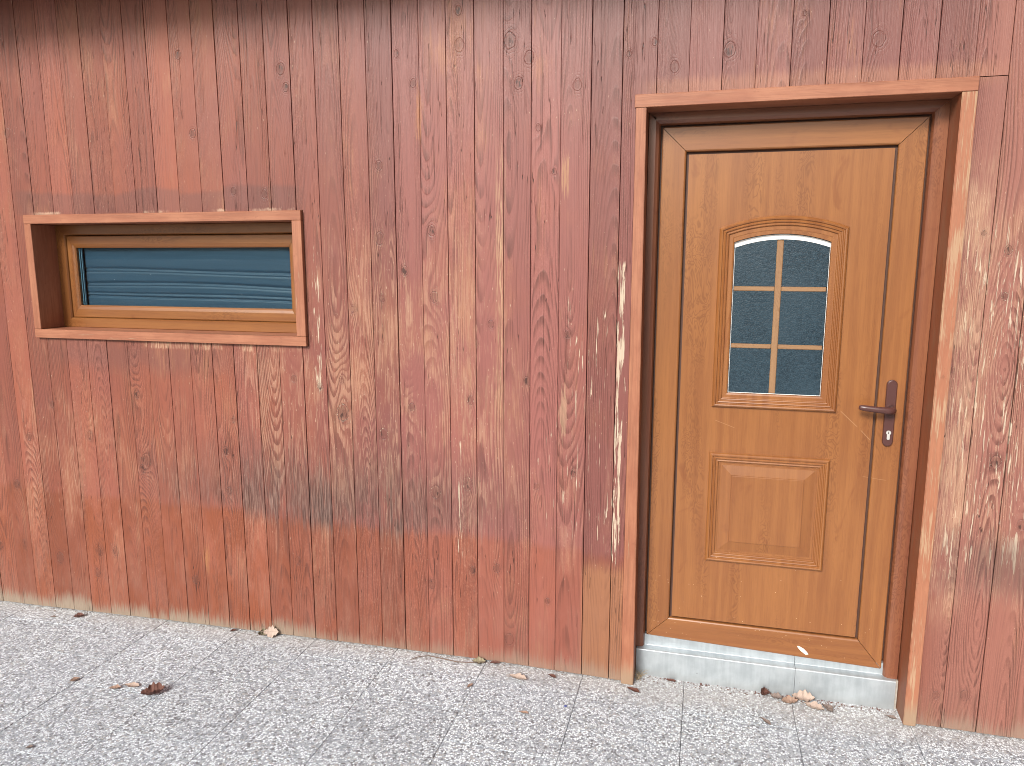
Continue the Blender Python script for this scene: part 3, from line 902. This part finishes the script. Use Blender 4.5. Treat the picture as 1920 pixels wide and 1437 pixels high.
door_frame = empty("door_frame", cabin, (DI[0], 0.1, 0))
LF = (0.5020, 1.3690, 0.150, 2.118)            # door leaf
FT = 2.1255
# frame bars: two jambs and a head with a rolled inner edge
for (xo, xi) in ((0.4680, LF[0] - 0.0075), (DI[1] - 0.001, LF[1] + 0.0075)):
    bm = bmesh.new()
    cx = (xo + xi) / 2
    s = 1 if xi > xo else -1
    prof = [(xo, 0.150), (xo, 0.097), (xi - s * 0.016, 0.097), (xi - s * 0.005, 0.104), (xi, 0.116), (xi, 0.150)]
    if s > 0: prof[0] = (0.4545, 0.150); prof[1] = (0.4545 + 0.0, 0.097)
    c2 = []
    zt = DI[2] - 0.001
    A = [bm.verts.new((x - cx, y, 0.114)) for x, y in prof]
    B = [bm.verts.new((x - cx, y, (FT if abs(x - xi) < 1e-6 else FT + (zt - FT) * min(1.0, abs(x - xi) / abs(xo - xi))))) for x, y in prof]
    n = len(prof)
    bm.faces.new(A[::-1]); bm.faces.new(B)
    for i in range(n):
        bm.faces.new((A[i], A[(i + 1) % n], B[(i + 1) % n], B[i]))
    o = link("jamb", mesh(bm, "jamb"), M['oak_frame'], None, (cx, 0, 0), seed=random.random(), horiz=0.0); under(o, door_frame)
bm = bmesh.new()
prof = [(DI[2] - 0.001, 0.150), (DI[2] - 0.001, 0.097), (FT + 0.016, 0.097), (FT + 0.005, 0.104), (FT, 0.116), (FT, 0.150)]
cz = FT + 0.02
def hx(z, side):
    f = min(1.0, max(0.0, (z - FT) / (DI[2] - 0.001 - FT)))
    return (LF[0] - 0.0071 - f * (LF[0] - 0.0071 - 0.4549)) if side == 0 else (LF[1] + 0.0071 + f * (DI[1] - 0.0014 - LF[1] - 0.0071))
A = [bm.verts.new((hx(z, 0), y, z - cz)) for z, y in prof]
B = [bm.verts.new((hx(z, 1), y, z - cz)) for z, y in prof]
n = len(prof)
bm.faces.new(A[::-1]); bm.faces.new(B)
for i in range(n):
    bm.faces.new((A[i], A[(i + 1) % n], B[(i + 1) % n], B[i]))
o = link("head", mesh(bm, "head"), M['oak_frame'], None, (0, 0, cz), seed=random.random(), horiz=1.0); under(o, door_frame)

step = empty("door_step", cabin, (0.94, 0.08, 0))
def step_sheet(x0, x1):
    bm = bmesh.new()
    cx = (x0 + x1) / 2
    sec = [(0.0800, -0.012), (0.0800, 0.1095), (0.0812, 0.1125), (0.0840, 0.1138), (0.1170, 0.1150), (0.1180, 0.1165), (0.1195, 0.1600), (0.160, 0.1605), (0.160, -0.012)]
    add_prism(bm, sec, lambda u, v, t: (t - cx, u, v), x0, x1)
    o = link("metal_sheet", mesh(bm, "metal_sheet"), M['sheet'], None, (cx, 0, 0)); under(o, step)
step_sheet(DI[0] + 0.014, 1.0655)
step_sheet(1.0667, 1.4155)
o = box_obj("concrete_filler", 1.4165, 1.4255, 0.088, 0.150, -0.01, 0.112, plain("rough_concrete", (0.36, 0.33, 0.29), 0.9, var=0.4, scale=60, bump=0.6), None, 0.001); under(o, step)

# ------------------------------------------------------------------ door leaf
YL = 0.113
door = empty("door", cabin, ((LF[0] + LF[1]) / 2, YL, LF[2]))
PN = (0.5975, 1.2725, 0.2520, 2.0215)
mitred("leaf_bar", LF, (PN[0] - 0.010, PN[1] + 0.010, PN[2] - 0.008, PN[3] + 0.010), YL, 0.160, M['oak'], door, 0.006, 0.005, ("stile", "rail"), 0.0011, 0.011)
bm = bmesh.new()
gx = [LF[0] - 0.0072 - 0.935, PN[0] + 0.012 - 0.935, PN[1] - 0.012 - 0.935, LF[1] + 0.0072 - 0.935]
gzz = [LF[2] + 0.02 - 1.1, PN[2] + 0.012 - 1.1, PN[3] - 0.012 - 1.1, LF[3] + 0.0072 - 1.1]
add_box(bm, gx[0], gx[1], 0.1310, 0.1590, gzz[0], gzz[3]); add_box(bm, gx[2], gx[3], 0.1310, 0.1590, gzz[0], gzz[3])
add_box(bm, gx[1], gx[2], 0.1310, 0.1590, gzz[0], gzz[1]); add_box(bm, gx[1], gx[2], 0.1310, 0.1590, gzz[2], gzz[3])
o = link("gasket", mesh(bm, "gasket"), M['gasket'], None, (0.935, 0, 1.1)); under(o, door)

GX0, GX1, GZ0, GZS, GZA = 0.7705, 1.0900, 1.1610, 1.7080, 1.7350     # glazed opening: shoulder and arch apex
OX0, OX1, OZ0, OZS, OZA = 0.7150, 1.1475, 1.1070, 1.7620, 1.8040     # outer edge of the moulding
GC = 0.930


def arch_outline(x0, x1, z0, zs, za, n=16):
    """closed outline, counter-clockwise from the lower left corner"""
    h = za - zs; w = (x1 - x0) / 2; r = (w * w + h * h) / (2 * h); cxx = (x0 + x1) / 2; czz = za - r
    a1 = math.asin(w / r)
    pts = [(x0, z0), (x1, z0)]
    for i in range(n + 1):
        a = a1 - 2 * a1 * i / n
        pts.append((cxx + r * math.sin(a), czz + r * math.cos(a)))
    return pts


def offset_poly(pts, d):
    """inward offset (d > 0) of a counter-clockwise outline"""
    n = len(pts); out = []
    for i in range(n):
        p0, p1, p2 = Vector(pts[i - 1]), Vector(pts[i]), Vector(pts[(i + 1) % n])
        e1 = (p1 - p0).normalized(); e2 = (p2 - p1).normalized()
        n1 = Vector((-e1.y, e1.x)); n2 = Vector((-e2.y, e2.x))
        b = (n1 + n2)
        b = b / max(0.2, (b.dot(n1)))
        out.append(tuple(p1 + b * d))
    return out


def moulding(name, outline, prof, ybase, mat, parent):
    """sweep prof [(inset, height)] round an outline; height is towards the viewer"""
    c = Vector((sum(p[0] for p in outline) / len(outline), 0, sum(p[1] for p in outline) / len(outline)))
    bm = bmesh.new()
    rings = []
    for ins, h in prof:
        rings.append([bm.verts.new((x - c.x, ybase - h, z - c.z)) for x, z in offset_poly(outline, ins)])
    n = len(outline)
    for a, b in zip(rings, rings[1:]):
        for i in range(n):
            bm.faces.new((a[i], a[(i + 1) % n], b[(i + 1) % n], b[i]))
    o = link(name, mesh(bm, name), mat, None, c, seed=random.random(), horiz=0.0, smooth_foil=1.0)
    return under(o, parent)


YP = 0.1165                                      # face of the leaf panel
# the panel, with the arched glass opening cut out
bm = bmesh.new()
outer = [(PN[0], PN[2]), (PN[1], PN[2]), (PN[1], PN[3]), (PN[0], PN[3])]
inner = arch_outline(GX0 - 0.006, GX1 + 0.006, GZ0 - 0.006, GZS + 0.003, GZA + 0.006)
pc = (0.935, 1.1)
def fill_ring(y):
    V1 = [bm.verts.new((x - pc[0], y, z - pc[1])) for x, z in outer]
    V2 = [bm.verts.new((x - pc[0], y, z - pc[1])) for x, z in inner]
    es = [bm.edges.new((v[i], v[(i + 1) % len(v)])) for v in (V1, V2) for i in range(len(v))]
    bmesh.ops.triangle_fill(bm, use_beauty=True, edges=es)
    return V1, V2
a1, a2 = fill_ring(YP)
b1, b2 = fill_ring(0.1405)
for p, q in ((a1, b1), (a2, b2)):
    for i in range(len(p)):
        bm.faces.new((p[i], p[(i + 1) % len(p)], q[(i + 1) % len(q)], q[i]))
o = link("panel", mesh(bm, "panel"), M['oak'], None, (pc[0], 0, pc[1]), seed=random.random(), horiz=0.0); under(o, door)

BEAD = [(i_, h_ * 1.45 if h_ > 0 else h_) for i_, h_ in ((-0.0005, -0.004), (0.000, 0.0035), (0.0030, 0.0075), (0.0075, 0.0098), (0.0120, 0.0090), (0.0145, 0.0060), (0.0165, 0.0058), (0.0200, 0.0078), (0.0230, 0.0070), (0.0250, 0.0042), (0.0275, 0.0040), (0.0305, 0.0052), (0.0330, 0.0046), (0.0350, 0.0012), (0.0370, 0.0009))]
out_up = arch_outline(OX0, OX1, OZ0, OZS, OZA)
moulding("glazing_moulding", out_up, BEAD + [(0.0480, 0.0012), (0.0530, -0.0010), (0.0550, -0.0080)], YP, M['oak'], door)
LX = (0.7150, 1.1400, 0.5010, 0.9315)
out_lo = [(LX[0], LX[2]), (LX[1], LX[2]), (LX[1], LX[3]), (LX[0], LX[3])]
moulding("panel_moulding", out_lo, BEAD, YP, M['oak'], door)
# raised field of the lower panel
bm = bmesh.new()
lc = ((LX[0] + LX[1]) / 2, (LX[2] + LX[3]) / 2)
rings = []
for ins, h in ((0.0368, -0.002), (0.0372, 0.0012), (0.0400, 0.0012), (0.0410, -0.0004), (0.0440, -0.0006), (0.0835, 0.0068), (0.0845, 0.0092), (0.0875, 0.0098)):
    rings.append([bm.verts.new((x - lc[0], YP - h, z - lc[1])) for x, z in offset_poly(out_lo, ins)])
for a, b in zip(rings, rings[1:]):
    for i in range(4):
        bm.faces.new((a[i], a[(i + 1) % 4], b[(i + 1) % 4], b[i]))
bm.faces.new(rings[-1])
o = link("raised_field", mesh(bm, "raised_field"), M['oak'], None, (lc[0], 0, lc[1]), seed=random.random(), horiz=0.0); under(o, door)

# glazing: white edge spacer, six panes, glazing bars
sp_out = arch_outline(GX0 - 0.004, GX1 + 0.004, GZ0 - 0.004, GZS + 0.002, GZA + 0.004)
sp_in = arch_outline(GX0 + 0.0018, GX1 + 0.0020, GZ0 + 0.0022, GZS - 0.0150, GZA - 0.0135)
bm = bmesh.new()
A = [[bm.verts.new((x - GC, y, z - 1.4)) for x, z in P_] for y in (0.1285, 0.1400) for P_ in (sp_out, sp_in)]
n = len(sp_out)
for p, q in ((A[0], A[1]), (A[2], A[3]), (A[0], A[2]), (A[1], A[3])):
    for i in range(n):
        bm.faces.new((p[i], p[(i + 1) % n], q[(i + 1) % n], q[i]))
o = link("spacer", mesh(bm, "spacer"), M['spacer'], None, (GC, 0, 1.4)); under(o, door)

VX = 0.9265
HB = (1.5460, 1.3370)
VW, HW = 0.0115, 0.0085
h_ = GZA - GZS; w_ = (GX1 - GX0) / 2; r_ = (w_ * w_ + h_ * h_) / (2 * h_)
def arch_z(x, d=0.0):
    c = (GX0 + GX1) / 2
    return GZA - r_ + math.sqrt(max(0.0, r_ * r_ - (x - c) ** 2)) - d
for (xa, xb) in ((GX0, VX - VW), (VX + VW, GX1)):
    for (za, zb) in ((GZ0, HB[1] - HW), (HB[1] + HW, HB[0] - HW), (HB[0] + HW, None)):
        bm = bmesh.new()
        if zb is None:
            pts = [(xa, za), (xb, za)] + [(xb + (xa - xb) * i / 8, arch_z(xb + (xa - xb) * i / 8, 0.004)) for i in range(9)]
        else:
            pts = [(xa, za), (xb, za), (xb, zb), (xa, zb)]
        pcx = (xa + xb) / 2
        add_prism(bm, pts, lambda u, v, t: (u - pcx, t, v - 1.4), 0.1305, 0.1345)
        o = link("pane", mesh(bm, "pane"), M['frosted'], None, (pcx, 0, 1.4)); under(o, door)
o = box_obj("glazing_bar", VX - VW, VX + VW, 0.1290, 0.1380, GZ0 + 0.003, arch_z(VX, 0.017), M['muntin'], None, 0.0022, horiz=0.0); under(o, door)
for zc in HB:
    for (xa, xb) in ((GX0 + 0.003, VX - VW - 0.0004), (VX + VW + 0.0004, GX1 - 0.001)):
        o = box_obj("glazing_bar", xa, xb, 0.1290, 0.1380, zc - HW, zc + HW, M['muntin'], None, 0.0022, horiz=1.0); under(o, door)

# handle: long plate, lever, cylinder
def stadium(cx, z0, z1, w, n=10):
    r = w / 2
    pts = []
    for i in range(n + 1):
        a = math.pi + math.pi * i / n
        pts.append((cx + r * math.cos(a), z0 + r + r * math.sin(a)))
    for i in range(n + 1):
        a = math.pi * i / n
        pts.append((cx + r * math.cos(a), z1 - r + r * math.sin(a)))
    return pts
HX = 1.3235
plate = stadium(HX, 0.9945, 1.2340, 0.0345)
bm = bmesh.new()
rg = [[bm.verts.new((x - HX, y, z - 1.12)) for x, z in offset_poly(plate, i)] for i, y in ((0, YL - 0.0005), (0, YL - 0.0060), (0.0012, YL - 0.0085), (0.0035, YL - 0.0098))]
for a, b in zip(rg, rg[1:]):
    for i in range(len(a)):
        bm.faces.new((a[i], a[(i + 1) % len(a)], b[(i + 1) % len(a)], b[i]))
bm.faces.new(rg[-1])
o = link("handle_plate", mesh(bm, "handle_plate"), M['brown'], None, (HX, 0, 1.12)); under(o, door)


def tube(bm, path, radii, flat=1.0, n=12):
    rings = []
    for k, p in enumerate(path):
        a = Vector(path[max(0, k - 1)]); b = Vector(path[min(len(path) - 1, k + 1)])
        t = (b - a).normalized()
        up = Vector((0, 0, 1)) if abs(t.z) < 0.9 else Vector((1, 0, 0))
        s = t.cross(up).normalized(); u = s.cross(t).normalized()
        r = radii[k]
        rings.append([bm.verts.new(Vector(p) + s * (r * flat * math.cos(2 * math.pi * i / n)) + u * (r * math.sin(2 * math.pi * i / n))) for i in range(n)])
    for a, b in zip(rings, rings[1:]):
        for i in range(n):
            bm.faces.new((a[i], a[(i + 1) % n], b[(i + 1) % n], b[i]))
    bm.faces.new(rings[0][::-1]); bm.faces.new(rings[-1])


bm = bmesh.new()
zl = 1.1300
tube(bm, [(HX + .004, YL - 0.008, zl), (HX + .004, YL - 0.022, zl), (HX + .003, YL - 0.036, zl), (HX - 0.004, YL - 0.046, zl + .0002), (HX - 0.018, YL - 0.050, zl + 0.001), (HX - 0.05, YL - 0.050, zl + 0.003), (HX - 0.085, YL - 0.048, zl + 0.006), (HX - 0.104, YL - 0.046, zl + 0.0078), (HX - 0.110, YL - 0.045, zl + 0.0083)],
     [0.0150, 0.0140, 0.0135, 0.0130, 0.0122, 0.0112, 0.0105, 0.0098, 0.0055], 0.8)
bmesh.ops.subdivide_edges(bm, edges=[e for e in bm.edges], cuts=0) if False else None
o = link("lever", mesh(bm, "lever", True), M['brown'], None, (0, 0, 0)); under(o, door)
bm = bmesh.new()
kz = 1.0450
euro = []
for i in range(13):
    a = math.radians(-55 + 290 * i / 12)
    euro.append((HX + 0.0082 * math.cos(a), kz + 0.0082 * math.sin(a)))
euro += [(HX - 0.0047, kz - 0.0230), (HX - 0.0020, kz - 0.0250), (HX + 0.0020, kz - 0.0250), (HX + 0.0047, kz - 0.0230)]
add_prism(bm, euro, lambda u, v, t: (u - HX, t, v - kz), YL - 0.013, YL - 0.004)
o = link("lock_cylinder", mesh(bm, "lock_cylinder"), M['steel'], None, (HX, 0, kz)); under(o, door)
bm = bmesh.new()
add_box(bm, -0.0011, 0.0011, YL - 0.0136, YL - 0.0122, -0.0035, 0.0045)
o = link("keyhole", mesh(bm, "keyhole"), M['dark'], None, (HX, 0, kz)); under(o, door)
# a white scuff stuck on the bottom rail
bm = bmesh.new()
pts = [(-0.021, 0.013), (-0.018, 0.016), (-0.010, 0.013), (0.004, 0.006), (0.014, -0.004), (0.019, -0.010), (0.021, -0.016), (0.016, -0.014), (0.013, -0.017), (0.006, -0.013), (-0.006, -0.004), (-0.015, 0.005)]
add_prism(bm, pts, lambda u, v, t: (u, t, v), YL - 0.0022, YL - 0.0002)
o = link("white_scuff", mesh(bm, "white_scuff"), M['smear'], None, (1.092, 0, 0.176)); under(o, door)


# ------------------------------------------------------------------ dry leaves and other litter
def leaf_mesh(L, W, lobes, curl, seed, kind='oak'):
    rnd = random.Random(seed)
    bm = bmesh.new()
    n = 22
    rows = []
    for i in range(n + 1):
        t = i / n
        base = math.sin(math.pi * min(1, t * 0.94 + 0.03)) ** 0.7 * (0.55 + 0.45 * math.sin(math.pi * t ** 1.3))
        lob = 1.0
        if lobes:
            lob = 0.52 + 0.48 * abs(math.sin(math.pi * lobes * t + 0.3)) ** 0.7
        row = []
        for s in (-1, -0.55, 0, 0.55, 1):
            w = W / 2 * base * (lob if abs(s) == 1 else (lob * 0.5 + 0.5)) * (1 + rnd.uniform(-.12, .12) * (abs(s) == 1))
            x = (t - 0.5) * L
            y = s * w
            z = curl * (0.9 * abs(s) ** 1.6 * base + 0.5 * (2 * t - 1) ** 2) + rnd.uniform(-1, 1) * curl * 0.16 + 0.0012
            row.append(bm.verts.new((x, y, max(0.0004, z))))
        rows.append(row)
    for a, b in zip(rows, rows[1:]):
        for j in range(4):
            bm.faces.new((a[j], a[j + 1], b[j + 1], b[j]))
    # leaf stalk
    st = [(-L / 2 + 0.002, 0, 0.0015), (-L / 2 - L * 0.10, L * 0.015, 0.003), (-L / 2 - L * 0.2, L * 0.05, 0.002)]
    tube(bm, st, [0.0007, 0.0006, 0.0005], n=5)
    return mesh(bm, "leaf", True)


def litter(name, label, cat, x, y, me, mat, rz=0.0, tilt=(0, 0), dz=0.0, group=None):
    o = link(name, me, mat, None, (x, y, gz(x) + 0.001 + dz), label=label, category=cat)
    o.rotation_euler = (tilt[0], tilt[1], rz)
    if group: o['group'] = group
    return o


LG = "fallen dry leaves on the paving"
def leaf(label, x, y, L, W, lobes, curl, mat, rz, tilt=(0, 0), dz=0.0):
    litter("dry_leaf", label, "leaf", x, y, leaf_mesh(L * 1.05, W * 1.12, lobes, curl * 1.5, hash((round(x, 3), round(y, 3))) % 9999), M[mat], rz, tilt, dz, LG)

leaf("pinkish pale oak leaf leaning upright against the boards on the left", -1.125, -0.020, 0.062, 0.050, 4, 0.006, 'leaf_pale', 0.25, (1.05, 0.0), 0.020)
leaf("greenish grey curled leaf just left of the upright pale oak leaf", -1.163, -0.026, 0.050, 0.036, 3, 0.014, 'leaf_olive', 0.9, (0.5, 0.1), 0.006)
leaf("small dark curled leaf by the far left boards", -2.128, -0.060, 0.046, 0.026, 0, 0.012, 'leaf_dark', 0.5)
leaf("tiny grey leaf scrap farther left on the paving near the wall", -2.25, -0.085, 0.026, 0.014, 0, 0.004, 'leaf_grey', 0.3)
leaf("tiny dark leaf scrap touching the wall left of the pale upright leaf", -1.319, -0.020, 0.026, 0.016, 0, 0.006, 'leaf_dark', 0.8)
leaf("dark red-brown crumpled leaf on a tile joint", -1.318, -0.526, 0.082, 0.056, 3, 0.022, 'leaf_dark', 0.55, (0.12, -0.1))
leaf("pale flat leaf beside the dark red-brown crumpled leaf", -1.440, -0.500, 0.060, 0.034, 3, 0.006, 'leaf_pale', 0.1)
leaf("reddish tan leaf tip just left of the pale flat leaf", -1.492, -0.530, 0.042, 0.026, 2, 0.007, 'leaf_tan', 0.4)
leaf("small brown leaf alone at the left end of a tile joint", -1.694, -0.520, 0.034, 0.018, 0, 0.008, 'leaf_tan', 1.0)
leaf("tiny grey leaf scrap near the lower left edge of the paving", -1.506, -0.900, 0.020, 0.014, 0, 0.004, 'leaf_grey', 0.6)
leaf("pale olive leaf against the wall at the end of the twig", -0.163, -0.022, 0.052, 0.034, 3, 0.010, 'leaf_olive', 0.2, (0.3, 0))
leaf("narrow dark brown leaf touching the boards right of the olive leaf", -0.098, -0.014, 0.044, 0.016, 0, 0.006, 'leaf_dark', 0.15)
leaf("pale beige leaf lying across a cross joint left of the door", 0.022, -0.096, 0.072, 0.036, 3, 0.010, 'leaf_pale', -0.15)
leaf("small dark oval leaf between the beige leaf and the door", 0.148, -0.045, 0.036, 0.017, 0, 0.005, 'leaf_dark', -0.5)
leaf("reddish brown crumbs of leaf in the middle of a tile", 0.098, -0.307, 0.034, 0.016, 2, 0.004, 'leaf_tan', -0.1)
leaf("thin reddish leaf scrap stuck in a tile joint", -0.146, -0.197, 0.034, 0.012, 0, 0.004, 'leaf_tan', 1.2)
leaf("dark leaf flat at the foot of the left door lining", 0.470, -0.048, 0.058, 0.026, 2, 0.004, 'leaf_dark', -0.45)
leaf("dark red curled leaf leftmost against the metal step", 0.952, 0.058, 0.042, 0.034, 2, 0.020, 'leaf_dark', 0.9, (0.4, 0.2))
leaf("brown leaf tucked under the step between the dark red and pale leaves", 1.000, 0.045, 0.044, 0.030, 2, 0.012, 'leaf_grey', -0.2, (0.2, 0))
leaf("tan crumpled leaf at the left of the pale heap by the step", 1.046, 0.022, 0.060, 0.036, 3, 0.016, 'leaf_tan', 0.2)
leaf("large pale oak leaf on top of the heap by the step", 1.094, 0.044, 0.078, 0.052, 4, 0.016, 'leaf_pale', 0.1, (0.30, 0.05), 0.012)
leaf("pale leaf at the right of the heap by the step", 1.130, 0.010, 0.068, 0.040, 3, 0.014, 'leaf_pale', -0.4)
leaf("grey shrivelled leaf rightmost of the heap by the step", 1.178, 0.014, 0.050, 0.026, 2, 0.014, 'leaf_grey', -0.9)
leaf("greyish brown narrow leaf on the tile below the step", 0.951, -0.120, 0.052, 0.018, 2, 0.005, 'leaf_grey', -0.9)
leaf("small dark oval leaf by the foot of the right door lining", 1.396, 0.020, 0.034, 0.019, 0, 0.005, 'leaf_grey', -0.4)
leaf("dark crumbled leaf against the left part of the step", 0.605, 0.060, 0.044, 0.014, 2, 0.006, 'leaf_dark', -0.15)

bm = bmesh.new()
tw = [(-0.445, -0.073), (-0.428, -0.050), (-0.410, -0.030), (-0.380, -0.022), (-0.320, -0.034), (-0.250, -0.040), (-0.195, -0.032), (-0.140, -0.018)]
tube(bm, [(x + 0.3, y + 0.04, gz(x) + 0.0035 + 0.002 * math.sin(i * 2.0)) for i, (x, y) in enumerate(tw)], [0.0012, 0.0016, 0.0019, 0.0021, 0.0022, 0.0021, 0.0018, 0.0012], n=7)
o = link("twig", mesh(bm, "twig", True), M['twig'], None, (-0.3, -0.04, 0), label="thin bent grey twig lying along the foot of the boards", category="twig")
bm = bmesh.new()
rnd = random.Random(5)
for i in range(26):
    a = rnd.uniform(-0.9, 0.9); L = rnd.uniform(0.02, 0.06)
    x0, y0 = rnd.uniform(-0.012, 0.012), rnd.uniform(-0.02, 0.02)
    tube(bm, [(x0, y0, 0.001), (x0 + math.sin(a) * L * 0.5, y0 - rnd.uniform(0, .012), L * 0.45), (x0 + math.sin(a) * L, y0 - rnd.uniform(0, .02), L * 0.75)], [0.0007, 0.0006, 0.0004], n=4)
o = link("dry_grass_tuft", mesh(bm, "dry_grass_tuft"), M['straw'], None, (0.484, 0.045, gz(0.484)), label="tuft of dry straw wedged between the left door lining and the metal step", category="grass tuft")
bm = bmesh.new()
add_prism(bm, [(-.006, -.003), (.001, -.005), (.007, 0), (.003, .004), (-.004, .003)], lambda u, v, t: (u, v, t), 0, 0.002)
litter("plastic_scrap", "tiny blue plastic scrap on the paving beside a joint", "litter", 0.235, -0.222, mesh(bm, "plastic_scrap"), M['blue'], 0.3)

# dirt and leaf crumbs swept along the foot of the wall and the step
def crumbs(name, label, x0, x1, yfun, n, seed, mat):
    rnd = random.Random(seed)
    bm = bmesh.new()
    for i in range(n):
        x = rnd.uniform(x0, x1)
        y = yfun(x) - abs(rnd.gauss(0, 0.018))
        r = rnd.uniform(0.0012, 0.0042)
        z = gz(x) + 0.0004
        k = rnd.uniform(0, 6.28)
        base = [bm.verts.new((x + r * rnd.uniform(.6, 1.5) * math.cos(k + j * 1.57), y + r * rnd.uniform(.6, 1.3) * math.sin(k + j * 1.57), z)) for j in range(4)]
        tip = bm.verts.new((x, y, z + r * rnd.uniform(.4, .9)))
        for j in range(4):
            bm.faces.new((base[j], base[(j + 1) % 4], tip))
        bm.faces.new(base[::-1])
    o = link(name, mesh(bm, name), mat, None, (0, 0, 0), label=label, category="debris", kind="stuff")


crumbs("dirt_crumbs", "dark dirt and leaf crumbs along the foot of the boards", -3.0, 0.40, lambda x: 0.012, 420, 3, M['leaf_grey'])
crumbs("dirt_crumbs", "dark crumbs of leaf and dirt along the foot of the metal step", 0.50, 1.41, lambda x: 0.078, 260, 4, M['leaf_dark'])
